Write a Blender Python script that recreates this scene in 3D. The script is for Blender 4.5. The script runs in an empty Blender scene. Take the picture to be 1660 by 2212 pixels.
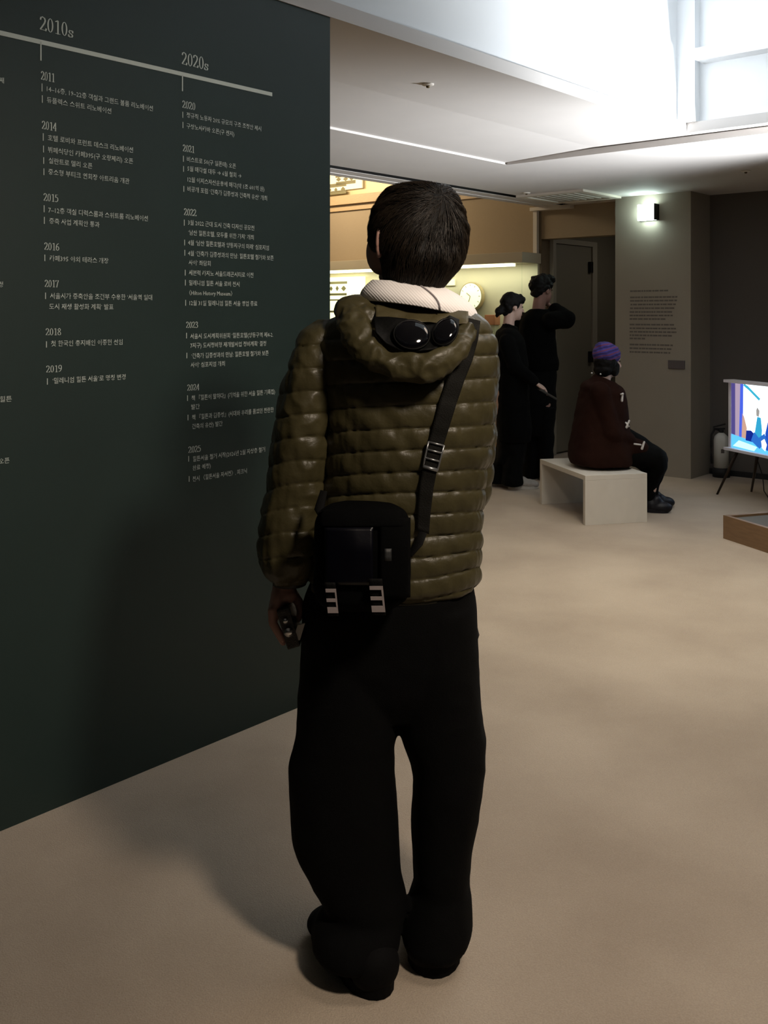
import bpy, bmesh, math, random
import numpy as np
from mathutils import Vector, Matrix, noise, kdtree
from mathutils.bvhtree import BVHTree

random.seed(7)
sc = bpy.context.scene
COL = sc.collection

# ---------------------------------------------------------------- camera
F, CX, HY, CH = 2120.0, 830.0, 680.0, 1.46      # focal length (px), centre x, horizon y, camera height
cam_d = bpy.data.cameras.new('camera')
cam = bpy.data.objects.new('camera', cam_d); COL.objects.link(cam)
cam.location = (0, 0, CH); cam.rotation_euler = (math.pi/2, 0, 0)
cam_d.sensor_fit = 'VERTICAL'; cam_d.sensor_height = 36.0
cam_d.lens = F/2212*36.0; cam_d.shift_y = -(1106-HY)/2212
cam_d.clip_start = 0.05; cam_d.clip_end = 60
sc.camera = cam

# ---------------------------------------------------------------- world, exposure
w = bpy.data.worlds.new('world'); sc.world = w; w.use_nodes = True
w.node_tree.nodes['Background'].inputs[0].default_value = (0.9, 0.85, 0.8, 1)
w.node_tree.nodes['Background'].inputs[1].default_value = 0.01
sc.view_settings.view_transform = 'Standard'; sc.view_settings.look = 'None'
sc.view_settings.exposure = 0.0; sc.view_settings.gamma = 1.0
sc.view_settings.use_curve_mapping = False

# ---------------------------------------------------------------- room frame: a runs along the timeline wall, b across
D1 = Vector((.6595, .7517, 0)); D2 = Vector((.7517, -.6595, 0))
def AB(a, b, z=0.0): return Vector((D1.x*a+D2.x*b, D1.y*a+D2.y*b, z))
def PX(x, y, Y): return Vector(((x-CX)*Y/F, Y, CH-(y-HY)*Y/F))
def toab(v): return v.x*D1.x+v.y*D1.y, v.x*D2.x+v.y*D2.y

def area(name, loc, target, size, power, col, size_y=None, spread=math.pi):
    l = bpy.data.lights.new(name, 'AREA'); l.energy = power; l.color = col; l.size = size
    if size_y: l.shape = 'RECTANGLE'; l.size_y = size_y
    l.spread = spread
    o = bpy.data.objects.new(name, l); COL.objects.link(o); o.location = loc
    o.rotation_euler = (Vector(target)-Vector(loc)).to_track_quat('-Z', 'Y').to_euler()
    return o
def point(name, loc, power, col, r=.05):
    l = bpy.data.lights.new(name, 'POINT'); l.energy = power; l.color = col; l.shadow_soft_size = r
    o = bpy.data.objects.new(name, l); COL.objects.link(o); o.location = loc
    return o
def spot(name, loc, target, power, col, ang=60, blend=.8, r=.1):
    l = bpy.data.lights.new(name, 'SPOT'); l.energy = power; l.color = col; l.shadow_soft_size = r
    l.spot_size = math.radians(ang); l.spot_blend = blend
    o = bpy.data.objects.new(name, l); COL.objects.link(o); o.location = loc
    o.rotation_euler = (Vector(target)-Vector(loc)).to_track_quat('-Z', 'Y').to_euler()
    return o
# the cold strip in the ceiling coffer, gallery spots, showcase lamps
WARM = (1.0, .72, .47); COLD = (.86, .95, 1.0)
point('coffer_lamp', AB(5.2, -2.1, 2.95), 8, COLD, .10)
area('coffer_strip', AB(3.6, -.6, 3.62), AB(3.6, -.6, 0), 2.6, 17, COLD, 2.2)
spot('ceiling_fill_spot', Vector((3.25, 5.3, 1.75)), AB(5.55, -2.95, 2.75), 1000, (.93, .97, 1.0), 95, 1.0, .12)  # added out-of-view spot, brightens the ceiling and coffer corner
spot('gallery_spot_person', Vector((1.0, .80, 2.58)), Vector((.1, 2.4, .9)), 150, (1, .84, .68), 95, .9, .16)
spot('gallery_spot_mid', Vector((1.5, 4.9, 2.52)), Vector((1.35, 5.1, 0)), 150, (1, .88, .68), 110, 1.0, .25)
spot('gallery_spot_near_floor', Vector((1.2, 2.4, 2.6)), Vector((.9, 2.5, 0)), 40, (1, .78, .60), 130, 1.0, .3)
area('showcase_lamp', AB(8.40, -6.9, 1.94), AB(8.62, -6.9, 1.0), 3.0, 9, (1, .90, .70), .10)
area('recess_lamp', AB(7.6, -8.0, 3.2), AB(8.64, -7.6, 2.3), 1.6, 32, (1, .80, .54), .3)
area('corridor_fill', AB(9.8, -4.4, 2.4), AB(9.6, -5.0, 0), .5, 2.2, (1, .9, .75))  # added fill without a fixture, lifts the dark door recess

# ---------------------------------------------------------------- materials
MATS = {}
def mat(name, col, rough=.6, var=0.0, scale=6.0, bump=0.0, bscale=80.0, metal=0.0, spec=.5, emit=None, estr=0.0, sheen=0.0, coat=0.0, trans=0.0, alpha=1.0, stretch=None):
    if name in MATS: return MATS[name]
    m = bpy.data.materials.new(name); m.use_nodes = True
    nt = m.node_tree; N = nt.nodes; L = nt.links; b = N['Principled BSDF']
    b.inputs['Base Color'].default_value = (*col, 1); b.inputs['Roughness'].default_value = rough
    b.inputs['Metallic'].default_value = metal; b.inputs['Specular IOR Level'].default_value = spec
    b.inputs['Sheen Weight'].default_value = sheen; b.inputs['Coat Weight'].default_value = coat
    b.inputs['Transmission Weight'].default_value = trans; b.inputs['Alpha'].default_value = alpha
    tc = N.new('ShaderNodeTexCoord'); mp = N.new('ShaderNodeMapping'); L.new(tc.outputs['Object'], mp.inputs[0])
    if stretch: mp.inputs['Scale'].default_value = stretch
    nz = N.new('ShaderNodeTexNoise'); nz.inputs['Scale'].default_value = scale; nz.inputs['Detail'].default_value = 6
    L.new(mp.outputs[0], nz.inputs['Vector'])
    hs = N.new('ShaderNodeMixRGB'); hs.blend_type = 'MULTIPLY'; hs.inputs[0].default_value = 1
    cr = N.new('ShaderNodeValToRGB'); cr.color_ramp.elements[0].position = .3; cr.color_ramp.elements[1].position = .7
    lo = 1-var; cr.color_ramp.elements[0].color = (lo, lo, lo, 1); cr.color_ramp.elements[1].color = (1, 1, 1, 1)
    L.new(nz.outputs['Fac'], cr.inputs[0]); hs.inputs[1].default_value = (*col, 1); L.new(cr.outputs[0], hs.inputs[2])
    L.new(hs.outputs[0], b.inputs['Base Color'])
    if bump:
        n2 = N.new('ShaderNodeTexNoise'); n2.inputs['Scale'].default_value = bscale; n2.inputs['Detail'].default_value = 4
        L.new(mp.outputs[0], n2.inputs['Vector'])
        bp = N.new('ShaderNodeBump'); bp.inputs['Strength'].default_value = bump; bp.inputs['Distance'].default_value = .004
        L.new(n2.outputs['Fac'], bp.inputs['Height']); L.new(bp.outputs[0], b.inputs['Normal'])
    if emit:
        b.inputs['Emission Color'].default_value = (*emit, 1); b.inputs['Emission Strength'].default_value = estr
    MATS[name] = m; return m

M_green = mat('green wall paint', (.0125, .031, .028), .55, .12, 2.0, .08, 300)
M_letter = mat('pale vinyl lettering', (.62, .69, .65), .6)
M_ceil = mat('white ceiling paint', (.62, .59, .57), .8, .04, 3, .05, 200)
M_coffer = mat('coffer white paint', (.80, .82, .84), .7, .04, 2)
M_tan = mat('tan wall fabric', (.37, .295, .20), .85, .08, 30, .15, 200, stretch=(1, 1, 14))
M_pillar = mat('pillar warm grey paint', (.30, .265, .215), .75, .05, 3)
M_dark = mat('dark taupe wall paint', (.105, .092, .082), .8, .06, 3)
M_white = mat('white satin paint', (.7, .66, .6), .5)
M_black = mat('matt black', (.008, .008, .009), .7)
M_frameblk = mat('black metal', (.012, .011, .011), .4, metal=.6)

# carpet
def carpet():
    m = bpy.data.materials.new('beige loop carpet'); m.use_nodes = True
    nt = m.node_tree; N = nt.nodes; L = nt.links; b = N['Principled BSDF']
    tc = N.new('ShaderNodeTexCoord')
    n1 = N.new('ShaderNodeTexNoise'); n1.inputs['Scale'].default_value = 1.6; n1.inputs['Detail'].default_value = 5
    n2 = N.new('ShaderNodeTexNoise'); n2.inputs['Scale'].default_value = 260; n2.inputs['Detail'].default_value = 2
    L.new(tc.outputs['Object'], n1.inputs[0]); L.new(tc.outputs['Object'], n2.inputs[0])
    r = N.new('ShaderNodeValToRGB'); r.color_ramp.elements[0].position = .35; r.color_ramp.elements[1].position = .68
    r.color_ramp.elements[0].color = (.41, .33, .25, 1); r.color_ramp.elements[1].color = (.53, .44, .34, 1)
    L.new(n1.outputs['Fac'], r.inputs[0])
    mx = N.new('ShaderNodeMixRGB'); mx.blend_type = 'MULTIPLY'; mx.inputs[0].default_value = .35
    L.new(r.outputs[0], mx.inputs[1]); L.new(n2.outputs['Fac'], mx.inputs[2]); L.new(mx.outputs[0], b.inputs['Base Color'])
    b.inputs['Roughness'].default_value = .95; b.inputs['Sheen Weight'].default_value = .15
    bp = N.new('ShaderNodeBump'); bp.inputs['Strength'].default_value = .5; bp.inputs['Distance'].default_value = .004
    L.new(n2.outputs['Fac'], bp.inputs['Height']); L.new(bp.outputs[0], b.inputs['Normal'])
    return m
M_carpet = carpet()

# ---------------------------------------------------------------- object helpers
WLOC = {}
def link(name, me, m, parent=None, smooth=False, origin=None, kind=None):
    """me holds world coordinates; the object's origin is put at the bottom centre of its box."""
    n = len(me.vertices); co = np.empty(n*3, np.float32); me.vertices.foreach_get('co', co); co = co.reshape(-1, 3)
    lo, hi = co.min(0), co.max(0)
    org = Vector(origin) if origin is not None else Vector(((lo[0]+hi[0])/2, (lo[1]+hi[1])/2, lo[2]))
    co -= np.array(org, np.float32); me.vertices.foreach_set('co', co.ravel())
    if m is not None and not me.materials: me.materials.append(m)
    if smooth: me.polygons.foreach_set('use_smooth', np.ones(len(me.polygons), bool))
    me.update()
    o = bpy.data.objects.new(name, me); COL.objects.link(o)
    WLOC[o.name] = org
    if parent is not None:
        o.parent = parent; o.location = org-WLOC[parent.name]
    else: o.location = org
    if kind: o['kind'] = kind
    return o
def obj(name, bm, m, parent=None, smooth=False, kind=None, bevel=0):
    if bevel: bmesh.ops.bevel(bm, geom=list(bm.edges), offset=bevel, segments=2, affect='EDGES', profile=.7)
    bmesh.ops.recalc_face_normals(bm, faces=list(bm.faces))
    me = bpy.data.meshes.new(name); bm.to_mesh(me); bm.free()
    return link(name, me, m, parent, smooth, kind=kind)
def thing(name, loc, label, cat, group=None):
    o = bpy.data.objects.new(name, None); COL.objects.link(o); o.location = loc; WLOC[o.name] = Vector(loc)
    o.empty_display_size = .1
    return tag(o, label, cat, group)
def tag(o, label, cat, group=None):
    o['label'] = label; o['category'] = cat
    if group: o['group'] = group
    return o
def quadbox(bm, P):   # P: 8 corner points, bottom 4 then top 4
    v = [bm.verts.new(p) for p in P]
    for f in ((0,3,2,1), (4,5,6,7), (0,1,5,4), (1,2,6,5), (2,3,7,6), (3,0,4,7)): bm.faces.new([v[i] for i in f])
def boxab(bm, a0, a1, b0, b1, z0, z1):
    quadbox(bm, [AB(a, b, z) for z in (z0, z1) for a, b in ((a0, b0), (a1, b0), (a1, b1), (a0, b1))])
    return bm
def box(bm, c, ex, ey, ez, hx, hy, hz):
    c = Vector(c)
    quadbox(bm, [c+ex*(sx*hx)+ey*(sy*hy)+ez*(sz*hz) for sz in (-1, 1) for sx, sy in ((-1,-1), (1,-1), (1,1), (-1,1))])
    return bm
XA, YA, ZA = Vector((1,0,0)), Vector((0,1,0)), Vector((0,0,1))
def frame(d, up=ZA):
    d = d.normalized(); s = d.cross(up)
    if s.length < 1e-4: s = d.cross(XA)
    s.normalize(); return s, d, s.cross(d).normalized()*1
def tube(bm, pts, radii, seg=10, flat=1.0, cap=True, up=ZA):
    """tapered tube through points; flat scales the second cross axis"""
    rings = []
    n = len(pts)
    if not hasattr(radii, '__len__'): radii = [radii]*n
    for i, p in enumerate(pts):
        d = (Vector(pts[min(i+1, n-1)])-Vector(pts[max(i-1, 0)]))
        s, _, u = frame(d, up)
        rings.append([bm.verts.new(Vector(p)+s*math.cos(t)*radii[i]+u*math.sin(t)*radii[i]*flat) for t in [2*math.pi*k/seg for k in range(seg)]])
    for r0, r1 in zip(rings, rings[1:]):
        for k in range(seg): bm.faces.new((r0[k], r0[(k+1) % seg], r1[(k+1) % seg], r1[k]))
    if cap: bm.faces.new(rings[0][::-1]); bm.faces.new(rings[-1])
    return bm
def ell(bm, c, r, R=None, seg=20, rings=12):
    """ellipsoid; R = 3 axis vectors"""
    ax = R or (XA, YA, ZA); c = Vector(c)
    top = bm.verts.new(c+ax[2]*r[2]); bot = bm.verts.new(c-ax[2]*r[2]); rs = []
    for i in range(1, rings):
        ph = math.pi*i/rings
        rs.append([bm.verts.new(c+ax[0]*(r[0]*math.sin(ph)*math.cos(t))+ax[1]*(r[1]*math.sin(ph)*math.sin(t))+ax[2]*(r[2]*math.cos(ph))) for t in [2*math.pi*k/seg for k in range(seg)]])
    for k in range(seg):
        bm.faces.new((top, rs[0][k], rs[0][(k+1) % seg])); bm.faces.new((bot, rs[-1][(k+1) % seg], rs[-1][k]))
    for r0, r1 in zip(rs, rs[1:]):
        for k in range(seg): bm.faces.new((r0[k], r1[k], r1[(k+1) % seg], r0[(k+1) % seg]))
    return bm
def limb(bm, p0, p1, r0, r1, seg=14):
    """capsule with tapered radius"""
    p0, p1 = Vector(p0), Vector(p1); d = p1-p0; L = d.length; s, d, u = frame(d)
    prof = []
    for k in range(5): a = math.pi/2*(k/4); prof.append((-math.cos(a)*r0, math.sin(a)*r0))
    for k in range(5): a = math.pi/2*(k/4); prof.append((L+math.sin(a)*r1, math.cos(a)*r1))
    rings = []
    for h, r in prof:
        if r < 1e-6: rings.append([bm.verts.new(p0+d*h)])
        else: rings.append([bm.verts.new(p0+d*h+s*math.cos(t)*r+u*math.sin(t)*r) for t in [2*math.pi*k/seg for k in range(seg)]])
    for a, b in zip(rings, rings[1:]):
        if len(a) == 1 and len(b) == 1: continue
        for k in range(seg):
            k2 = (k+1) % seg
            if len(a) == 1: bm.faces.new((a[0], b[k], b[k2]))
            elif len(b) == 1: bm.faces.new((a[k], b[0], a[k2]))
            else: bm.faces.new((a[k], b[k], b[k2], a[k2]))
    return bm
def chain(bm, pts, rs):
    for i in range(len(pts)-1): limb(bm, pts[i], pts[i+1], rs[i], rs[i+1])
def remesh(bm, voxel, smooth=3, disp=None):
    """fuse closed overlapping shapes into one continuous surface"""
    bmesh.ops.recalc_face_normals(bm, faces=list(bm.faces))
    me = bpy.data.meshes.new('tmp'); bm.to_mesh(me); bm.free()
    o = bpy.data.objects.new('tmp', me); COL.objects.link(o)
    md = o.modifiers.new('r', 'REMESH'); md.mode = 'VOXEL'; md.voxel_size = voxel
    if smooth:
        s = o.modifiers.new('s', 'SMOOTH'); s.factor = .6; s.iterations = smooth
    dg = bpy.context.evaluated_depsgraph_get()
    out = bpy.data.meshes.new_from_object(o.evaluated_get(dg))
    bpy.data.objects.remove(o); bpy.data.meshes.remove(me)
    if disp:
        n = len(out.vertices); co = np.empty(n*3, np.float32); out.vertices.foreach_get('co', co)
        nr = np.empty(n*3, np.float32); out.vertices.foreach_get('normal', nr)
        co = co.reshape(-1, 3); nr = nr.reshape(-1, 3)
        d = np.array([disp(Vector(c), Vector(m)) for c, m in zip(co.tolist(), nr.tolist())], np.float32)
        out.vertices.foreach_set('co', (co+nr*d[:, None]).ravel())
    return out
def interp(rows, y, k):   # smooth interpolation through rows (monotone cubic)
    ys = [r[0] for r in rows]
    if y <= ys[0]: return rows[0][k]
    if y >= ys[-1]: return rows[-1][k]
    i = max(j for j in range(len(ys)-1) if ys[j] <= y)
    def slope(j):
        if j <= 0 or j >= len(ys)-1: 
            j0, j1 = max(j-1, 0), min(j+1, len(ys)-1)
            return (rows[j1][k]-rows[j0][k])/(ys[j1]-ys[j0])
        s0 = (rows[j][k]-rows[j-1][k])/(ys[j]-ys[j-1]); s1 = (rows[j+1][k]-rows[j][k])/(ys[j+1]-ys[j])
        return 0 if s0*s1 <= 0 else 2*s0*s1/(s0+s1)
    h = ys[i+1]-ys[i]; t = (y-ys[i])/h
    a, b, m0, m1 = rows[i][k], rows[i+1][k], slope(i)*h, slope(i+1)*h
    return (2*t**3-3*t*t+1)*a+(t**3-2*t*t+t)*m0+(-2*t**3+3*t*t)*b+(t**3-t*t)*m1
def loft(bm, rows, nr=60, nc=64, e=2.3, disp=None, round_ends=(0, 0)):
    """rows: (py, xl, xr, Yc, ry) read on the photograph; closed body of horizontal rings"""
    y0, y1 = rows[0][0], rows[-1][0]; rings = []
    for i in range(nr+1):
        y = y0+(y1-y0)*i/nr
        xl, xr, Yc, ry = (interp(rows, y, k) for k in (1, 2, 3, 4))
        L, R = PX(xl, y, Yc), PX(xr, y, Yc); c = (L+R)/2; rx = (R-L).length/2
        f = 1.0
        for re, dist in ((round_ends[0], y-y0), (round_ends[1], y1-y)):
            if re and dist < re: f = min(f, math.sqrt(max(0.02, 1-(1-dist/re)**2)))
        ring = []
        for k in range(nc):
            t = 2*math.pi*k/nc; ct, st = math.cos(t), math.sin(t)
            p = c+XA*(math.copysign(abs(ct)**(2/e), ct)*rx*f)-YA*(math.copysign(abs(st)**(2/e), st)*ry*f)
            if disp:
                nrm = Vector((ct*ry, -st*rx, 0)).normalized()
                p = p+nrm*disp(p, y, t)*f
            ring.append(bm.verts.new(p))
        rings.append(ring)
    for r0, r1 in zip(rings, rings[1:]):
        for k in range(nc): bm.faces.new((r0[k], r1[k], r1[(k+1) % nc], r0[(k+1) % nc]))
    for r in (rings[0], rings[-1]):
        c = bm.verts.new(sum((v.co for v in r), Vector())/nc)
        for k in range(nc): bm.faces.new((c, r[k], r[(k+1) % nc]))
    return bm

# ================================================================= ROOM
bm = bmesh.new(); boxab(bm, -4, 13, -11, 4, -.08, 0); obj('floor', bm, M_carpet, kind='structure')
TW = -2.645                                        # face of the timeline wall
bm = bmesh.new(); boxab(bm, -3.2, 2.70, TW-.14, TW, 0, 2.665)
wall_left = obj('wall_left', bm, M_green, kind='structure')
# ceilings
def struct(name, m, *boxes):
    bm = bmesh.new()
    for b in boxes: boxab(bm, *b)
    return obj(name, bm, m, kind='structure')
ZC = 2.56
struct('ceiling', M_ceil, (6.0, 8.9, -5.05, 4, ZC, 2.9), (-4, 6.0, -5.05, -4.07, ZC, 2.9), (-4, 8.9, -5.16, -5.05, ZC+.07, 2.9), (-4, 8.9, -5.4, -5.16, ZC, 2.9), (-4, 6.0, 1.6, 4, ZC, 2.9), (-4, -1.2, -4.07, 1.6, ZC, 2.9))
bm = bmesh.new()
boxab(bm, -1.2, 5.9, -3.35, TW+.005, 2.604, 2.668); boxab(bm, 5.9, 6.0, -3.35, 1.6, 2.604, 2.668)
quadbox(bm, [AB(-1.2, -4.07, 2.574), AB(6.0, -4.07, 2.574), AB(6.0, -3.35, 2.604), AB(-1.2, -3.35, 2.604)]+[AB(a, b, 2.668) for a, b in ((-1.2, -4.07), (6.0, -4.07), (6.0, -3.35), (-1.2, -3.35))])
obj('ceiling_tray', bm, M_ceil, kind='structure')
struct('ceiling_coffer_side', M_coffer, (-1.2, 5.96, TW-.12, TW-.045, 2.668, 3.72))
struct('ceiling_coffer_end', M_coffer, (5.945, 6.0, TW-.045, 1.6, 2.668, 3.72))
struct('ceiling_coffer_back', M_coffer, (-1.26, -1.2, TW-.045, 1.6, 2.56, 3.72), (-1.2, 5.9, 1.6, 1.66, 2.56, 3.72))
struct('ceiling_coffer_top', M_coffer, (-1.3, 6.1, TW-.2, 1.7, 3.72, 3.8))
struct('trim_1', M_coffer, (5.80, 5.945, TW+.10, 1.6, 3.03, 3.10))           # ledge across the coffer end
struct('trim_2', M_coffer, (5.87, 5.945, TW-.045, TW+.07, 2.668, 3.72))      # corner post
struct('trim_3', M_ceil, (-4, 8.60, -5.4, -5.30, ZC-.004, ZC+.001))
struct('groove_shade', M_frameblk, (-4, 8.6, -5.16, -5.152, ZC+.002, ZC+.07), (-4, 8.6, -5.152, -5.06, ZC+.062, ZC+.07))          # dark lining painted in for the shade inside the soffit groove
struct('trim_4', M_ceil, (5.985, 6.006, -4.05, 4, ZC-.004, 2.598))
# recess above the showcase
M_gold = mat('polished gold panel', (.58, .47, .27), .45, .1, 4, metal=.3)
struct('ceiling_recess', M_gold, (2.6, 9.0, -11, -5.4, 3.45, 3.5))
struct('ceiling_recess_side', M_ceil, (2.6, 8.64, -5.42, -5.40, ZC, 3.45))
# walls
struct('wall_back', M_tan, (8.643, 8.80, -11, -5.43, 0, 2.80), (8.643, 8.80, -5.43, -4.3, 2.237, ZC+.05), (8.643, 8.80, -5.52, -5.43, 0, ZC+.05))
struct('wall_back_upper', M_gold, (8.66, 8.80, -11, -5.43, 2.80, 3.45))
struct('trim_5', mat('pale wood cornice', (.52, .38, .22), .5, .15, 20, stretch=(1, 1, 8)), (8.59, 8.645, -11, -5.43, 2.795, 2.90), (8.615, 8.645, -11, -5.43, 2.72, 2.765))
struct('trim_6', M_white, (8.60, 8.645, -5.505, -5.46, 2.05, ZC), (8.56, 8.645, -5.52, -5.05, ZC-.035, ZC))   # pale corner bead
struct('wall_corridor', mat('olive grey door wall', (.15, .135, .10), .7, .05, 3), (8.80, 11.0, -5.55, -5.43, 0, 2.5), (11.0, 11.1, -5.55, -3.6, 0, 2.5))
struct('ceiling_corridor', M_ceil, (8.80, 11.1, -5.55, -3.6, 2.45, 2.5))
struct('wall_far', M_dark, (8.77, 8.95, -4.3, 4, 0, ZC+.05))
struct('wall_pillar', M_pillar, (8.354, 8.78, -4.441, -3.701, 0, ZC+.01))
struct('wall_right', M_dark, (-4, 9, 3.9, 4.0, 0, 2.9))
struct('wall_near', M_dark, (-3.3, -3.2, -9, 4, 0, 2.9))
struct('wall_outer', M_tan, (2.6, 9, -9.6, -9.5, 0, 3.5), (2.5, 2.6, -9.6, TW-.14, 0, 3.5))
struct('baseboard_far', M_black, (8.755, 8.77, -3.70, 3.9, 0, .05))

# door in the corridor
M_door = mat('olive grey door leaf', (.19, .175, .135), .55, .05, 3)
bm = bmesh.new(); boxab(bm, 8.86, 9.62, -5.43, -5.405, .02, 2.20); door = obj('door_1', bm, M_door, kind='structure', bevel=.003)
bm = bmesh.new(); boxab(bm, 9.62, 9.72, -5.43, -5.385, 0, 2.26); boxab(bm, 8.80, 8.86, -5.43, -5.385, 0, 2.26); boxab(bm, 8.86, 9.62, -5.43, -5.385, 2.205, 2.26)
obj('door_frame', bm, mat('door frame paint', (.30, .28, .23), .5), door, bevel=.003)
for z in (1.98, 1.0):
    bm = bmesh.new(); boxab(bm, 9.55, 9.605, -5.405, -5.37, z-.06, z+.06); obj('door_hinge' if z > 1.5 else 'door_handle', bm, M_frameblk, door, bevel=.004)
bm = bmesh.new(); boxab(bm, 9.9, 11.0, -5.43, -5.41, 0, .09); obj('baseboard_corridor', bm, M_black, kind='structure')

# ------------------------------------------------------------- lettering on the timeline wall
def wall_px(x, y):
    r = (x-CX)/F       # X = r*Y on the plane b = TW
    # X = D1x*a + D2x*b ; Y = D1y*a + D2y*b ; X = r*Y
    a = (r*D2.y*TW-D2.x*TW)/(D1.x-r*D1.y)
    Y = D1.y*a+D2.y*TW
    return a, CH-(y-HY)*Y/F
EPS = .0012
def flat_poly(bm, pts):   # pts in (a,z) on the timeline wall
    vs = [bm.verts.new(AB(a, TW+EPS, z)) for a, z in pts]
    try: bm.faces.new(vs)
    except ValueError: pass
def bar(name, a0, z0, a1, z1, th):
    bm = bmesh.new()
    d = Vector((a1-a0, z1-z0)).normalized(); n = Vector((-d.y, d.x))*th/2
    pts = [(a0-n.x, z0-n.y), (a1-n.x, z1-n.y), (a1+n.x, z1+n.y), (a0+n.x, z0+n.y)]
    quadbox(bm, [AB(a, TW+e, z) for e in (.0002, EPS) for a, z in pts])
    return obj(name, bm, M_letter, wall_left)
GL = {
 '0': ('ring',), '1': ([(.30, .0), (.30, .93)], [(.12, .86), (.30, .96)], [(.12, .02), (.48, .02)]),
 '2': ([(.07, .76), (.10, .90), (.22, .97), (.36, .90), (.41, .74), (.36, .56), (.22, .32), (.06, .06)], [(.06, .05), (.45, .05)], [(.44, .03), (.48, .18)]),
 '3': ([(.08, .80), (.16, .95), (.28, .97), (.39, .86), (.37, .66), (.20, .54)], [(.20, .54), (.38, .44), (.43, .27), (.36, .09), (.20, .01), (.06, .08)]),
 '4': ([(.36, 0), (.36, .97)], [(.36, .97), (.04, .30)], [(.04, .28), (.50, .28)], [(.24, .02), (.48, .02)]),
 '5': ([(.14, .94), (.44, .94)], [(.14, .94), (.11, .58)], [(.11, .58), (.28, .62), (.42, .48), (.43, .26), (.34, .08), (.18, .01), (.05, .08)]),
 '6': ([(.42, .95), (.24, .86), (.11, .62), (.07, .34), (.12, .10), (.25, .01), (.39, .09), (.44, .28), (.39, .48), (.26, .55), (.12, .44)],),
 '7': ([(.06, .94), (.46, .94)], [(.45, .94), (.30, .55), (.20, 0)], [(.06, .94), (.06, .80)]),
 '8': ([(.25, .54), (.12, .64), (.10, .82), (.25, .97), (.40, .84), (.38, .66), (.25, .54), (.10, .40), (.06, .20), (.16, .04), (.27, .01), (.40, .07), (.44, .24), (.38, .40), (.25, .54)],),
 '9': ([(.08, .05), (.26, .14), (.39, .38), (.43, .66), (.38, .90), (.25, .99), (.11, .91), (.06, .72), (.11, .52), (.24, .45), (.38, .56)],),
 's': ([(.36, .40), (.28, .48), (.16, .48), (.09, .38), (.14, .28), (.28, .22), (.36, .13), (.30, .02), (.16, .0), (.06, .09)], [(.36, .46), (.36, .34)], [(.06, .02), (.06, .15)]),
}
def glyph(bm, ch, a0, z0, w_, h_, shear):
    def T(p): a = a0+p[0]*w_*2; return (a, z0+p[1]*h_)
    if GL[ch][0] == 'ring':
        n = 20
        for k in range(n):
            q = []
            for kk, (rx, ry) in ((k, (.22, .5)), (k+1, (.22, .5)), (k+1, (.115, .455)), (k, (.115, .455))):
                t = 2*math.pi*kk/n; q.append(T((.26+rx*math.cos(t), .49+ry*math.sin(t))))
            flat_poly(bm, q)
        return
    for st in GL[ch]:
        for p, q in zip(st, st[1:]):
            P, Q = Vector(T(p)), Vector(T(q)); d = (Q-P)
            if d.length < 1e-9: continue
            d.normalize(); wd = h_*(.035+.085*abs(d.y)); n = Vector((-d.y, d.x))*wd/2; e = d*wd*.2
            flat_poly(bm, [tuple(P-n-e), tuple(Q-n+e), tuple(Q+n+e), tuple(P+n-e)])
def serif(name, s, x0, y0, x1, y1, hp):
    """digits from pixel (x0,y0) to (x1,y1) (mid height), hp = height in px"""
    a0, z0 = wall_px(x0, y0); a1, z1 = wall_px(x1, y1); z = (z0+z1)/2
    _, zt = wall_px((x0+x1)/2, (y0+y1)/2-hp/2); _, zb = wall_px((x0+x1)/2, (y0+y1)/2+hp/2); h_ = zt-zb
    n = sum(.72 if c == 's' else 1 for c in s); adv = (a1-a0)/n; bm = bmesh.new(); a = a0
    for c in s:
        k = .72 if c == 's' else 1
        glyph(bm, c, a, z-h_/2, adv*.96*1.0, h_, 0); a += adv*k
    return obj(name, bm, M_letter, wall_left)

TCACHE = {}
def prepare(lines):
    obs = {}
    for k, s in enumerate(lines):
        if s in obs: continue
        c = bpy.data.curves.new('txt%d' % k, 'FONT'); c.body = s; c.resolution_u = 1
        obs[s] = bpy.data.objects.new('t', c); COL.objects.link(obs[s])
    dg = bpy.context.evaluated_depsgraph_get(); dg.update()
    for s, o in obs.items(): TCACHE[s] = bpy.data.meshes.new_from_object(o.evaluated_get(dg))
    for o in obs.values(): bpy.data.objects.remove(o)
def text_mesh(s): return TCACHE[s].copy()
def text(name, s, x0, y0, x1, y1, hp=11.0):
    a0, z0 = wall_px(x0, y0); a1, z1 = wall_px(x1, y1); zm = (z0+z1)/2
    Y = (AB(a0, TW).y+AB(a1, TW).y)/2; hh = hp*Y/F
    me = text_mesh(s); n = len(me.vertices)
    if n == 0: return
    co = np.empty(n*3, np.float32); me.vertices.foreach_get('co', co); co = co.reshape(-1, 3)
    lx, hx = co[:, 0].min(), co[:, 0].max(); sx = (a1-a0)/(hx-lx); sz = hh/.85
    cz = .32
    a = a0+(co[:, 0]-lx)*sx; z = zm+(co[:, 1]-cz)*sz
    new = np.stack([D1.x*a+D2.x*(TW+EPS), D1.y*a+D2.y*(TW+EPS), z], 1).astype(np.float32)
    me.vertices.foreach_set('co', new.ravel()); me.materials.clear()
    return link(name, me, M_letter, wall_left)

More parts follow.
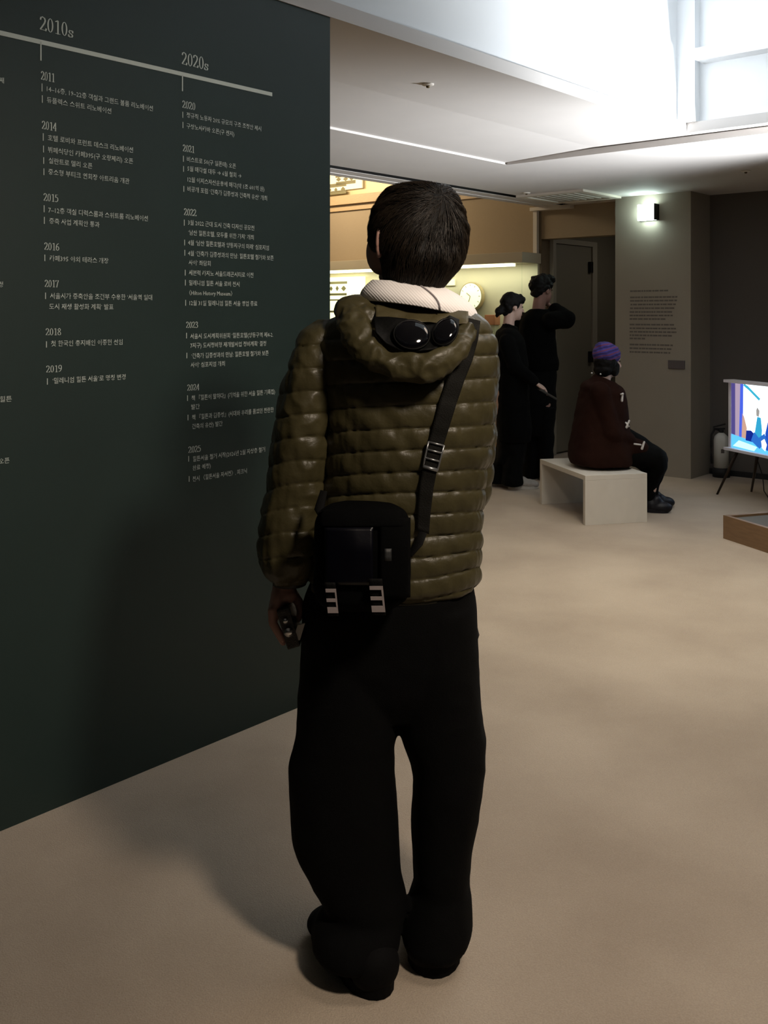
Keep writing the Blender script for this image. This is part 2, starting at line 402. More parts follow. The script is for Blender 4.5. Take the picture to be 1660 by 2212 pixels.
# timeline rule
pa, pz = zip(*[wall_px(x, y) for x, y in ((0, 69), (88, 92.5), (395, 159), (588, 205.5))])
zr = sum(pz)/4
bar('timeline_rule', -1.2, zr, pa[3], zr, .0135)
for x, ya, yb in ((88, 94, 131), (394, 163, 197)):
    a, z1 = wall_px(x, yb); bar('timeline_tick', a, zr, a, z1, .004)
serif('decade_heading', '2010s', 85, 50, 157, 66, 30)
serif('decade_heading', '2020s', 392, 126, 449, 138, 27)
for s, x0, y0, x1, y1, hp in (('2011', 88, 162, 118, 169, 19), ('2014', 90, 269, 122, 275, 18), ('2015', 93.5, 426, 126, 428, 16.5), ('2016', 95, 531, 128, 534, 16),
        ('2017', 96, 612, 127, 613, 15.5), ('2018', 98, 716.5, 132, 716.5, 15), ('2019', 99, 797, 134, 796, 15), ('2020', 393.5, 225, 422, 230, 16),
        ('2021', 394.7, 319.5, 420, 323, 15), ('2022', 397, 457, 424, 460, 15), ('2023', 401.5, 701, 428, 702, 13.5), ('2024', 404, 837, 430.5, 836, 13.5), ('2025', 406.5, 971, 434, 969, 14)):
    serif('year_heading', s, x0, y0, x1, y1, hp)
LINES = [
 ('14–16층, 19–22층 객실과 그랜드 볼룸 리노베이션', 100.7, 192.4, 330, 235), ('듀플렉스 스위트 리노베이션', 100.7, 216, 240, 241),
 ('호텔 로비와 프런트 데스크 리노베이션', 103, 299, 287, 324), ('뷔페식당인 카페395(구 오랑제리) 오픈', 103, 324, 287, 349), ('실란트로 델리 오픈', 105, 348, 199, 359), ('중소형 부티크 연회장 아트리움 개관', 104, 372, 279, 392),
 ('7–12층 객실 디럭스룸과 스위트룸 리노베이션', 104, 455, 319, 472), ('증축 사업 계획안 통과', 106, 478, 214.5, 486), ('카페395 야외 테라스 개장', 107, 557.6, 234, 565),
 ('서울시가 증축안을 조건부 수용한 ‘서울역 일대', 108, 639, 328.5, 644), ('도시 재생 활성화 계획’ 발표', 106, 662, 244.7, 664.4), ('첫 한국인 총지배인 이종헌 선임', 110, 742.7, 264.4, 739.6), ('‘밀레니엄 힐튼 서울’로 명칭 변경', 113, 823, 271, 815),
 ('정규직 노동자 20% 규모의 구조 조정안 제시', 403, 250, 564, 278), ('구상노사카바 오픈(구 겐지)', 403, 272, 506, 291),
 ('비스트로 50(구 일폰테) 오픈', 403.7, 344, 509.4, 360), ('5월 매각설 대두 → 6월 철회 →', 404.8, 365, 521, 380), ('12월 이지스자산운용에 매각(약 1조 601억 원)', 405, 389, 571, 408), ('비공개 포럼 ‘건축가 김종성과 건축적 유산’ 개최', 404.8, 409, 576.7, 428.7),
 ('3월 2022 근대 도시 건축 디자인 공모전', 406, 481.5, 549, 493), ('‘남산 힐튼호텔, 모두를 위한 가치’ 개최', 406.8, 502.6, 547.8, 513.6), ('4월 ‘남산 힐튼호텔과 양동지구의 미래’ 심포지엄', 406, 524.6, 580.6, 536), ('4월 ‘건축가 김종성과의 만남: 힐튼호텔 철거와 보존', 406, 546.5, 590.8, 559), ('사이’ 좌담회', 407.6, 567.6, 454.6, 570),
 ('세븐럭 카지노 서울드래곤시티로 이전', 408, 589.6, 547, 595), ('밀레니엄 힐튼 서울 로비 전시', 408.4, 610.7, 517, 615.4), ('〈Hilton History Museum〉', 408.4, 632.6, 501.6, 635), ('12월 31일 밀레니엄 힐튼 서울 영업 종료', 409, 653.8, 555.6, 657.7),
 ('서울시 도시계획위원회 ‘힐튼호텔(양동구역 제4-2.', 411, 724.3, 590, 726), ('7지구) 도시정비형 재개발사업 정비계획’ 결정', 411, 745, 574.5, 744.4), ('‘건축가 김종성과의 만남: 힐튼호텔 철거와 보존', 413.5, 768, 580, 764.5), ('사이’ 심포지엄 개최', 412, 788, 485.4, 787),
 ('책 『힐튼이 말하다』(기억을 위한 서울 힐튼 기록집)', 413.8, 859, 594, 848), ('발간', 413, 879, 431, 879), ('책 『힐튼과 김종성』(시대와 우리를 품었던 찬란한', 414.8, 900, 591, 887.5), ('건축의 유산) 발간', 415, 921, 480.4, 916),
 ('힐튼서울 철거 시작(2026년 2월 지상층 철거', 416.5, 989.5, 572.4, 973.6), ('완료 예정)', 416, 1009.6, 455, 1008), ('전시 〈힐튼서울 자서전〉, 피크닉', 416, 1033, 533, 1019.6),
 ('째', -3, 172, 8, 176), ('정', -4, 615, 6, 615), ('힐튼', -1, 863, 25, 862), ('오픈', -3, 997, 20, 995)]
prepare([l[0] for l in LINES])
for s, x0, y0, x1, y1 in LINES: text('text_line', s, x0, y0, x1, y1, 11.8 if x0 < 390 else 10.6)
for x, y, h_ in ((90.4, 189, 17), (91, 214, 16), (93, 296, 16), (93.5, 322, 15), (94, 347, 14.5), (94.5, 371, 14.5), (95, 451, 15), (95.5, 476, 15), (96.5, 557, 14), (98, 639, 14), (100, 744, 13.5), (102, 824, 13.5),
        (394.7, 248, 13), (395, 270, 13), (396, 343, 13), (396.3, 365, 12.5), (397, 408, 12.5), (398, 481, 13), (398.6, 524, 12.5), (399, 546, 12.5), (400, 589, 12.5), (400.3, 610.5, 12.5), (401, 654, 12.5),
        (402.7, 725, 12), (403.5, 768, 12), (405, 860, 12), (406, 902, 12), (407.5, 991, 12), (408.5, 1034.5, 12)):
    a, z = wall_px(x, y); _, zt = wall_px(x, y-h_/2); _, zb = wall_px(x, y+h_/2); bar('bullet_bar', a, zb, a, zt, .0023)

# ------------------------------------------------------------- ceiling fittings
def sprinkler(x, y, Y, zc, label, r=.035):
    c = PX(x, y, Y); c.z = zc
    t = thing('ceiling_sprinkler', c, label, 'sprinkler')
    bm = bmesh.new(); tube(bm, [c, c-ZA*.006, c-ZA*.010], [r, r, r*.7], 20); obj('cover_ring', bm, M_white, t, True)
    bm = bmesh.new(); tube(bm, [c-ZA*.008, c-ZA*.02], [.012, .008], 10); obj('sprinkler_head', bm, mat('dull brass', (.12, .09, .05), .5, metal=.8), t, True)
sprinkler(925, 181, 2120*1.144/499, 2.604, 'small round sprinkler in the middle of the pale ceiling tray', .03)
sprinkler(1138, 416, 2120*1.10/264, ZC, 'tiny sprinkler in the lower ceiling beside the air grille')
sprinkler(1612, 369, 2120*1.10/311, ZC, 'tiny sprinkler in the lower ceiling above the dark wall at right')
# ceiling air grille near the corridor
q = [PX(x, y, 2120*1.10/(680-y)) for x, y in ((1131, 432), (1238, 418), (1330, 428), (1203, 446))]
ga = [toab(p) for p in q]
a0, a1 = 7.55, 8.45; b0, b1 = -5.05, -4.15
t = thing('air_grille', AB(8.0, -4.6, ZC), 'pale square air grille in the ceiling in front of the grey pillar', 'air vent')
bm = bmesh.new()
boxab(bm, 7.6, 8.3, -5.05, -4.98, ZC-.02, ZC); boxab(bm, 7.6, 8.3, -4.42, -4.35, ZC-.02, ZC); boxab(bm, 7.6, 7.67, -4.98, -4.42, ZC-.02, ZC); boxab(bm, 8.23, 8.3, -4.98, -4.42, ZC-.02, ZC)
obj('grille_frame', bm, mat('grille frame', (.66, .6, .52), .5), t)
for k in range(7):
    bb = -4.95+k*.078
    bm = bmesh.new(); boxab(bm, 7.67, 8.23, bb, bb+.045, ZC-.014, ZC-.006); obj('slat', bm, mat('grille slat', (.42, .38, .33), .5), t)

# exit lamp on the pillar
PF = 8.354
def pil(x, y):   # pixel -> (b, z) on the pillar front
    r = (x-CX)/F; b = (r*D1.y*PF-D1.x*PF)/(D2.x-r*D2.y); Y = D1.y*PF+D2.y*b
    return b, CH-(y-HY)*Y/F
b0, z0 = pil(1387, 478); b1, z1 = pil(1423, 441)
t = thing('exit_lamp', AB(PF, (b0+b1)/2, z0), 'glowing white box lamp high on the grey pillar', 'light')
bm = bmesh.new(); boxab(bm, PF-.02, PF, b0-.01, b1+.01, z0, z1); obj('back_plate', bm, M_frameblk, t, bevel=.003)
bm = bmesh.new(); boxab(bm, PF-.085, PF-.02, b1-.004, b1+.008, z0, z1); obj('side_cover', bm, M_frameblk, t)
bm = bmesh.new(); boxab(bm, PF-.085, PF-.02, b0, b1-.005, z0, z1)
obj('diffuser', bm, mat('lit exit diffuser', (.9, 1, .97), .4, emit=(.78, 1.0, .93), estr=22), t, bevel=.006)
# wall text on the pillar: rows of tiny dark word blocks too small to read
M_ptext = mat('dark grey print', (.13, .115, .10), .8)
def rowblocks(x0, x1, y, n):
    b0, z = pil(x0, y); b1, _ = pil(x1, y); bm = bmesh.new(); b = b0
    hgt = .0145
    while b < b1-.01:
        wd = min(random.uniform(.015, .05), b1-b)
        quadbox(bm, [AB(PF-e, bb, zz) for e in (.0015, .0002) for bb, zz in ((b, z-hgt/2), (b+wd, z-hgt/2), (b+wd, z+hgt/2), (b, z+hgt/2))])
        b += wd+random.uniform(.004, .010)
    return obj('text_line', bm, M_ptext, pillar_text)
pb, pz_ = pil(1362, 772)
pillar_text = bpy.data.objects['wall_pillar']
for x0, x1, y in ((1362, 1444, 629), (1362, 1464, 642.5), (1362, 1463, 650), (1363, 1462, 658), (1362, 1459, 666), (1361, 1456, 674), (1361, 1454, 681.5), (1361, 1438, 689),
                  (1361, 1458, 701), (1361, 1461, 709), (1361, 1462, 716.5), (1361, 1453, 724), (1361, 1394, 731), (1361, 1455, 744), (1361, 1453, 752), (1361, 1449, 760)):
    rowblocks(x0, x1, y, 0)
b0, z0 = pil(1445, 796); b1, z1 = pil(1481, 779)
bm = bmesh.new(); boxab(bm, PF-.012, PF-.0005, b0, b1, z0, z1)
tag(obj('wall_plaque', bm, mat('dull mauve plaque', (.10, .085, .085), .5), bevel=.002), 'small dark rectangular plaque low on the grey pillar', 'plaque')

# ------------------------------------------------------------- showcase
CF = 8.29
def cs(x, y, A=CF):
    r = (x-CX)/F; b = (r*D1.y*A-D1.x*A)/(D2.x-r*D2.y); Y = D1.y*A+D2.y*b
    return b, CH-(y-HY)*Y/F
M_case = mat('cream showcase laminate', (.50, .44, .32), .5, .05, 4)
M_caseL = mat('cream showcase lining', (.62, .58, .44), .6, .03, 3)
case = thing('showcase', AB(8.45, -6.8, 0), 'long cream wall showcase with lit interior behind the standing pair', 'display case')
bm = bmesh.new(); boxab(bm, CF, 8.64, -8.6, -5.433, 1.985, 2.09); obj('header', bm, M_case, case, bevel=.004)
bm = bmesh.new(); boxab(bm, CF, 8.64, -8.6, -5.433, 0, .72); obj('plinth', bm, mat('tan plinth laminate', (.45, .32, .19), .5, .06, 5), case, bevel=.004)
bm = bmesh.new(); boxab(bm, 8.60, 8.64, -8.6, -5.45, .72, 1.985); obj('back_panel', bm, M_caseL, case)
bm = bmesh.new(); boxab(bm, CF, 8.60, -8.6, -8.57, .72, 1.985); obj('end_panel', bm, M_caseL, case)
M_glass = mat('clear glass', (.85, .95, .88), .02, trans=1.0, spec=.5)
M_glass.node_tree.nodes['Principled BSDF'].inputs['IOR'].default_value = 1.05
bm = bmesh.new(); boxab(bm, CF+.01, CF+.016, -8.57, -5.445, .72, 1.985); obj('front_pane', bm, M_glass, case)
bm = bmesh.new(); boxab(bm, CF+.016, 8.60, -5.45, -5.444, .72, 1.985); obj('side_pane', bm, M_glass, case)
bm = bmesh.new(); boxab(bm, CF+.06, CF+.13, -8.5, -5.6, 1.955, 1.984)
obj('lamp_strip', bm, mat('warm lamp strip', (1, .9, .7), .5, emit=(1, .86, .6), estr=3), case)
# patterned backlit panel, and its reflection built as a second glowing board
M_lit = mat('backlit cream panel', (.9, .82, .6), .5, emit=(1, .87, .56), estr=1.5)
M_diam = mat('olive pattern print', (.20, .18, .09), .6)
M_litrefl = mat('glowing panel reflection', (.75, .68, .48), .5, emit=(1, .87, .56), estr=.45)  # upper board only: mirrored panel imitated by its own glow
def panel(name, A, x0, x1, y0, y1, motifs, label, top=None):
    b0, zb = cs(x0, y1, A); b1, zt = cs(x1, y0, A)
    t = thing(name, AB(A, (b0+b1)/2, zb), label, 'display panel')
    bm = bmesh.new(); boxab(bm, A-.02, A, b0, b1, zb, zt); obj('lit_board', bm, M_lit if A < 8.6 else M_litrefl, t)
    for kind, mx0, my0, mx1, my1 in motifs:
        bm = bmesh.new(); e0, e1 = A-.023, A-.0205
        B0, Z1 = cs(mx0, my0, A); B1, Z0 = cs(mx1, my1, A)
        if kind == 'bar': boxab(bm, e0, e1, B0, B1, Z0, Z1)
        else:
            m_ = ((B0+B1)/2, (Z0+Z1)/2); pts = [(m_[0], Z0), (B1, m_[1]), (m_[0], Z1), (B0, m_[1])]
            quadbox(bm, [AB(e, b, z) for e in (e0, e1) for b, z in pts])
        obj('diamond' if kind != 'bar' else 'stripe', bm, M_diam, t)
    return t
DG = 'diamond'
panel('lit_panel', 8.57, 690, 790, 597, 700, [('bar', 705, 609, 753, 613), (DG, 728, 617, 735, 629), (DG, 740, 617, 751, 629), (DG, 715, 618, 722, 629), ('bar', 705, 634, 752, 638), ('bar', 705, 647, 760, 649), (DG, 728, 655, 738, 666), (DG, 742, 655, 752, 666), ('bar', 705, 671, 752, 675)],
      'bright cream panel with dark diamonds inside the showcase beside the green wall')
panel('lit_panel', 8.64, 690, 785, 360, 417, [('bar', 728, 380, 745, 382.5), (DG, 729, 384, 740, 392), (DG, 744, 383, 755, 391), (DG, 758, 382, 767, 390), ('bar', 729, 394, 771, 396), ('bar', 705, 400, 751, 402), (DG, 739, 404, 749, 414), (DG, 725, 406, 732, 415), (DG, 712, 407, 719, 415), ('bar', 705, 417, 751, 418)],
      'reflection of the cream diamond panel, built as a lit board under the ceiling edge')
# round clock
A = 8.56; b_, z_ = cs(1022, 640, A); c = AB(A, b_, z_)
clock = thing('wall_clock', c-D1*0.0, 'bright round white clock inside the showcase near the woman in black', 'clock')
def disc(bm, c, r, th, nx=D1, seg=40):
    tube(bm, [c, c-nx*th], [r, r], seg)
bm = bmesh.new(); disc(bm, c+D1*.01, .150, .05); obj('clock_rim', bm, mat('pale gold rim', (.6, .5, .3), .35, metal=.5), clock)
bm = bmesh.new(); disc(bm, c-D1*.035, .138, .01); obj('clock_face', bm, mat('white dial', (.92, .90, .80), .5, emit=(1, .93, .72), estr=.75), clock)
for k in range(12):
    t_ = k*math.pi/6; p = c-D1*.046+(D2*math.cos(t_)+ZA*math.sin(t_))*.118; d_ = D2*math.cos(t_)+ZA*math.sin(t_)
    bm = bmesh.new(); box(bm, p, d_, D1, d_.cross(D1), .010, .001, .0035); obj('hour_mark', bm, mat('mark grey', (.5, .45, .35), .5), clock)
for ang, L in ((2.5, .06), (-1.9, .085)):
    d_ = D2*math.cos(ang)+ZA*math.sin(ang); bm = bmesh.new(); box(bm, c-D1*.048+d_*L/2, d_, D1, d_.cross(D1), L/2, .001, .004); obj('clock_hand', bm, mat('hand gold', (.5, .42, .22), .5), clock)
# card and copper box in the case
b0, z0 = cs(962, 617, 8.59); b1, z1 = cs(984, 607, 8.59)
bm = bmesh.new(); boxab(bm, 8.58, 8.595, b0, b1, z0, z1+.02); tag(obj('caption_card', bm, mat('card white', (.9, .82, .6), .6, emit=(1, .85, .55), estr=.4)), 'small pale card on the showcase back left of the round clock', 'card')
b0, z0 = cs(1052, 702, 8.5); b1, z1 = cs(1074, 680, 8.5)
pd = thing('copper_box', AB(8.5, (b0+b1)/2, .72), 'small copper pink box on a stand behind the bun of the woman in black', 'box')
bm = bmesh.new(); boxab(bm, 8.46, 8.56, b0, b1, z0, z1); obj('box_body', bm, mat('copper pink', (.55, .22, .12), .4), pd, bevel=.006)
bm = bmesh.new(); boxab(bm, 8.47, 8.55, b0+.01, b1-.01, .72, z0); obj('stand', bm, M_caseL, pd)
# golden highlights along the upper recess, painted in as glowing bars
for k, (b0, b1, z) in enumerate(((-7.35, -6.6, 3.17), (-7.5, -6.4, 3.06))):
    bm = bmesh.new(); boxab(bm, 8.60, 8.64, b0, b1, z, z+.018)
    tag(obj('highlight_bar', bm, mat('gilt highlight glow', (1, .85, .5), .4, emit=(1, .75, .35), estr=2.2)), ('upper' if k == 0 else 'lower')+' thin golden painted highlight under the ceiling beside the panel reflection', 'painted highlight')

# ------------------------------------------------------------- bench
BN = Vector((.973, .233, 0)).normalized(); BL = Vector((-.233, .973, 0))
B0 = Vector((1.395, 6.80, 0)); BW, BLn, BH, BT = .472, .81, .345, .034
M_bench = mat('pale birch laminate', (.62, .585, .52), .55, .06, 8, stretch=(1, 6, 1))
bench = thing('bench', B0+BN*BW/2+BL*BLn/2, 'low pale wooden bench under the seated person in the purple beanie', 'bench')
bm = bmesh.new(); box(bm, B0+BN*BW/2+BL*BLn/2+ZA*(BH-BT/2), BN, BL, ZA, BW/2, BLn/2, BT/2); obj('seat', bm, M_bench, bench, bevel=.003)
for s in (0, 1):
    c = B0+BN*BW/2+BL*(BT/2+s*(BLn-BT))+ZA*((BH-BT)/2); bm = bmesh.new(); box(bm, c, BN, BL, ZA, BW/2, BT/2, (BH-BT)/2); obj('side_panel', bm, M_bench, bench, bevel=.002)

# ------------------------------------------------------------- television on a tripod-like stand
TN = Vector((-.952, -.305, 0)).normalized(); TD = Vector((.305, -.952, 0)).normalized()
T0 = Vector((2.785, 7.90, 0)); tw, tz0, tz1 = .97, .375, .94
tv = thing('television', T0+TD*tw/2, 'white framed television showing a bright blue picture, on thin dark legs', 'television')
M_tvf = mat('white plastic frame', (.75, .73, .80), .4)
c = T0+TD*tw/2
def tvbox(u0, u1, z0, z1, n0, n1, name, m, bevel=.002, parent=tv):
    bm = bmesh.new(); box(bm, T0+TD*(u0+u1)/2+TN*(n0+n1)/2+ZA*(z0+z1)/2, TD, TN, ZA, (u1-u0)/2, (n1-n0)/2, (z1-z0)/2); return obj(name, bm, m, parent, bevel=bevel)
tvbox(0, tw, tz0+.02, tz1-.02, -.03, .0, 'back_shell', M_tvf)
tvbox(-.015, tw+.015, tz1-.022, tz1, -.05, .05, 'top_frame', M_tvf); tvbox(-.015, tw+.015, tz0, tz0+.022, -.05, .05, 'bottom_frame', M_tvf)
tvbox(0, .028, tz0+.022, tz1-.022, 0, .014, 'side_frame', M_tvf); tvbox(tw-.028, tw, tz0+.022, tz1-.022, 0, .014, 'side_frame', M_tvf)
def emis(name, col, s=1.0): return mat(name, (.02, .02, .02), .3, emit=col, estr=s)
scr = tvbox(.028, tw-.028, tz0+.022, tz1-.022, 0, .004, 'screen', emis('screen glow', (.80, .95, 1.0), 2.6), 0)
def pic(u0, u1, v0, v1, col, s, name='picture_area', lift=.0045, skew=0):
    """flat picture element on the screen, u along width 0..1, v up 0..1"""
    W = tw-.056; H = tz1-tz0-.044; P = []
    for e in (.0, .0006):
        for u, v in ((u0, v0), (u1, v0), (u1+skew, v1), (u0+skew, v1)):
            P.append(T0+TD*(.028+u*W)+ZA*(tz0+.022+v*H)+TN*(lift+e))
    bm = bmesh.new(); quadbox(bm, P); return obj(name, bm, emis('screen '+str(col)+str(s), col, s), scr)
def blob(pts, col, s_, lift):
    W = tw-.056; H = tz1-tz0-.044; bm = bmesh.new()
    lo = [bm.verts.new(T0+TD*(.028+u*W)+ZA*(tz0+.022+v*H)+TN*lift) for u, v in pts]; hi = [bm.verts.new(q.co+TN*.0004) for q in lo]
    bm.faces.new(lo); bm.faces.new(hi[::-1])
    for k in range(len(lo)): bm.faces.new((lo[k], lo[(k+1) % len(lo)], hi[(k+1) % len(lo)], hi[k]))
    return obj('picture_area', bm, emis('screen '+str(col)+str(s_), col, s_), scr)
blob([(0, 0), (.05, 0), (.055, .5), (.05, 1), (0, 1)], (.10, .08, .32), .8, .0045)
blob([(.05, .14), (.10, .13), (.115, .6), (.12, 1), (.05, 1)], (.50, .38, .52), .9, .0047)
blob([(.10, .08), (.135, .06), (.155, .5), (.16, 1), (.12, 1), (.11, .5)], (.06, .12, .75), 1.1, .0049)
blob([(.135, .15), (.20, .16), (.205, .34), (.17, .50), (.145, .55)], (.70, .42, .32), .9, .0049)
blob([(0, 0), (1, 0), (1, .17), (.6, .20), (.4, .13), (.2, .17), (0, .21)], (.10, .50, 1.0), 1.3, .0051)
blob([(.02, .03), (.30, .01), (.34, .08), (.10, .13)], (.45, .80, 1.0), 1.6, .0053)
blob([(.19, .15), (.30, .14), (.33, .24), (.26, .31), (.20, .30)], (.0, .02, .32), .9, .0055)
blob([(.31, .30), (.33, .08), (.39, .10), (.40, .34), (.385, .52), (.34, .53)], (.03, .40, .68), 1.0, .0055)
blob([(.26, .16), (.37, .06), (.46, .20), (.43, .30), (.36, .22), (.30, .30)], (.02, .16, .62), 1.0, .0057)
blob([(.44, .30), (.45, .06), (.53, .04), (.55, .30), (.53, .50), (.48, .52)], (.01, .08, .55), 1.0, .0055)
blob([(.40, .08), (.44, .04), (.46, .14), (.43, .22), (.39, .18)], (.9, .95, 1), 1.7, .0059)
blob([(.17, 1), (.22, .97), (.38, .80), (.36, .77), (.24, .90), (.16, .97)], (.04, .48, .70), 1.0, .0055)
blob([(.33, .54), (.36, .53), (.37, .62), (.34, .67), (.325, .62)], (.40, .38, .36), .9, .0057)
blob([(.48, .52), (.51, .53), (.52, .62), (.49, .66)], (.04, .16, .32), .9, .0057)
blob([(.60, .1), (.68, .08), (.69, .4), (.65, .55), (.61, .4)], (.02, .15, .7), 1.0, .0055); blob([(.76, .08), (.84, .1), (.85, .42), (.80, .52), (.75, .38)], (.05, .4, .8), 1.0, .0055)
blob([(.86, .15), (1, .12), (1, .9), (.93, .95), (.88, .6)], (.30, .30, .60), .9, .0055)
for (u, n, fx, fy) in ((.10, -.0, 1550, 1068), (.30, -.03, 1624, 1062)):
    Yf = F*CH/(fy-HY); foot = PX(fx, fy, Yf); foot.z = 0.0
    top = T0+TD*u+TN*n+ZA*(tz0+.005)
    bm = bmesh.new(); tube(bm, [top, foot], [.013, .009], 10); obj('leg', bm, mat('dark bronze leg', (.03, .018, .012), .4, metal=.5), tv, True)
for u, n, dx in ((.70, -.0, TD*.12+TN*.16), (.72, -.03, TD*.14-TN*.16)):
    top = T0+TD*u+TN*n+ZA*(tz0+.005); foot = top+dx; foot.z = 0
    bm = bmesh.new(); tube(bm, [top, foot], [.013, .009], 10); obj('leg', bm, MATS['dark bronze leg'], tv, True)
bm = bmesh.new(); pts = [T0+TD*.22-TN*.04+ZA*.40, T0+TD*.24-TN*.07+ZA*.33, T0+TD*.27-TN*.10+ZA*.2, T0+TD*.26-TN*.12+ZA*.08, T0+TD*.28-TN*.16+ZA*.008, T0+TD*.36-TN*.30+ZA*.006]
tube(bm, pts, .004, 8); tag(obj('power_cord', bm, M_black, None, True), 'thin black cord hanging from the television to the floor', 'cord')

# ------------------------------------------------------------- fire extinguisher
e = PX(1559, 1030, F*CH/(1030-HY)); e.z = 0
fe = thing('fire_extinguisher', e, 'pale fire extinguisher with black base standing by the dark wall', 'fire extinguisher')
M_fe = mat('pale grey enamel', (.62, .62, .58), .4)
bm = bmesh.new(); tube(bm, [e, e+ZA*.07, e+ZA*.085], [.075, .078, .062], 28); obj('base_stand', bm, M_black, fe, True)
bm = bmesh.new(); tube(bm, [e+ZA*.085, e+ZA*.33, e+ZA*.365, e+ZA*.385, e+ZA*.40], [.066, .066, .058, .038, .018], 28); obj('cylinder', bm, M_fe, fe, True)
bm = bmesh.new(); boxc = e+ZA*.24-YA*.066-XA*.01; box(bm, boxc, XA, YA, ZA, .014, .003, .018); obj('tag_plate', bm, M_dark, fe)
bm = bmesh.new(); tube(bm, [e+ZA*.39, e+ZA*.425], [.02, .02], 14); box(bm, e+ZA*.435-XA*.02, XA, YA, ZA, .05, .012, .006); box(bm, e+ZA*.462-XA*.018, (XA+ZA*.25).normalized(), YA, ZA, .055, .012, .005); obj('handle', bm, M_black, fe)
bm = bmesh.new(); tube(bm, [e+ZA*.42-XA*.02, e+ZA*.43-XA*.06, e+ZA*.38-XA*.088, e+ZA*.28-XA*.092, e+ZA*.17-XA*.09, e+ZA*.12-XA*.085], .010, 10); obj('hose', bm, M_black, fe, True)

# ------------------------------------------------------------- low platform at right
PN = Vector((.324, -.946, 0)).normalized(); PE = Vector((.946, .324, 0)).normalized()
P0 = Vector((2.216, 6.41, 0)); PH = .152
plat = thing('low_plinth', P0+PN*.5+PE*.6, 'low brown wooden display plinth at the right edge', 'plinth')
bm = bmesh.new(); M_pw = mat('brown veneer', (.20, .115, .055), .5, .2, 10, stretch=(1, 1, 8))
def pbox(u0, u1, v0, v1, z0, z1):
    return box(bmesh.new(), P0+PN*(u0+u1)/2+PE*(v0+v1)/2+ZA*(z0+z1)/2, PN, PE, ZA, (u1-u0)/2, (v1-v0)/2, (z1-z0)/2)
obj('side_board', pbox(0, 1.2, 0, .03, 0, PH), M_pw, plat, bevel=.002); obj('side_board', pbox(0, 1.2, 1.17, 1.2, 0, PH), M_pw, plat, bevel=.002)
obj('end_board', pbox(0, .03, .03, 1.17, 0, PH), M_pw, plat, bevel=.002); obj('end_board', pbox(1.17, 1.2, .03, 1.17, 0, PH), M_pw, plat, bevel=.002)
obj('top_panel', pbox(.03, 1.17, .03, 1.17, PH-.035, PH-.015), mat('grey top felt', (.10, .098, .09), .85), plat)

# ================================================================= PEOPLE
def nz(p, s, seed=0.0): return noise.noise(Vector((p.x*s+seed, p.y*s+seed*1.7, p.z*s-seed)))
M_skin = mat('skin', (.30, .17, .135), .55, .12, 14, .05, 300, spec=.4)
M_skinp = mat('pale skin', (.58, .40, .33), .55, .08, 14, spec=.4)
M_lip = mat('lip', (.32, .12, .10), .5)
M_eye = mat('eye', (.05, .04, .035), .2)
def nylon(name, col, rough=.36, bs=120, bst=.35, sp=.3):
    return mat(name, col, rough, .25, 9, bst, bs, spec=sp)
M_olive = nylon('olive ripstop nylon', (.054, .046, .020), .40, 45, .5)
M_olived = nylon('dark olive nylon', (.012, .010, .005), .45, 60, .4)
M_pants = mat('black cotton twill', (.0016, .0017, .0018), .9, .2, 12, .3, 400, spec=.12)
M_shoe = mat('black suede shoe', (.0018, .0018, .002), .85, .2, 20, .2, 200, spec=.15)
M_hair = mat('black brown hair', (.003, .0024, .0019), .6, .4, 40, .3, 160, spec=.15)

# ---------------------------------------------------------------- the man in the olive jacket
man = thing('person', (0.05, 2.25, 0), 'person seen from behind in olive quilted jacket and wide black trousers', 'person')
YC = 2.30
# seams of the quilting as read on the back (px at x = 900) with their tilt per 140 px
SY = [576, 625, 675, 725, 773, 824, 875, 925, 972, 1020, 1064, 1112, 1161, 1206, 1252, 1298, 1345]
ST = [0, 0, -2, -4, -5, -6, -6, -6, -6, -6, -6, -9, -15, -24, -33, -38, -40]
def seam_phase(x, y):
    q = (x-900)/140.0
    tl = np.interp(y, SY, ST)
    if q < 0: yy = y-5*q*-1*.6 if False else y+6*q
    else: yy = y-tl*q*abs(q)**.6*1.0
    return float(np.interp(yy, SY, range(len(SY))))
def puff(ph):
    s = abs(math.sin(math.pi*ph)); return s**.30
def torso_disp(p, y, t):
    x_ = CX+p.x*F/p.y; y_ = HY+(CH-p.z)*F/p.y
    ph = seam_phase(x_, y_); f = ph-math.floor(ph); near = 1-puff(ph)
    wob = .0022*nz(p, 9, 3)
    pk = .0055*nz(Vector((p.x*4.2, p.y*4.2, p.z*1.1)), 16, 5)*(.35+near)        # puckers across the seam
    dg = .0042*nz(Vector((p.x+p.z*.8, p.y, (p.z-p.x)*.18)), 26, 9)
    return .0108*puff(ph)-.0062+wob+pk*.8+dg
TOR = [(628, 850, 958, 2.31, .055), (655, 800, 1000, 2.31, .085), (680, 735, 1034, 2.31, .105), (700, 700, 1054, 2.31, .118), (740, 680, 1071, 2.30, .13),
       (800, 692, 1075, 2.30, .142), (850, 702, 1070, 2.30, .148), (900, 706, 1068, 2.30, .15), (960, 705, 1060, 2.30, .15), (1040, 700, 1046, 2.30, .148),
       (1130, 684, 1040, 2.30, .15), (1200, 672, 1039, 2.30, .155), (1240, 668, 1036, 2.30, .155), (1258, 672, 1028, 2.30, .15), (1268, 680, 1012, 2.30, .135)]
bm = loft(bmesh.new(), TOR, 230, 220, 2.35, torso_disp)
jb = bm.copy(); bmesh.ops.recalc_face_normals(jb, faces=list(jb.faces)); TBVH = BVHTree.FromBMesh(jb); jb.free()
jacket = obj('jacket', bm, M_olive, man, True)
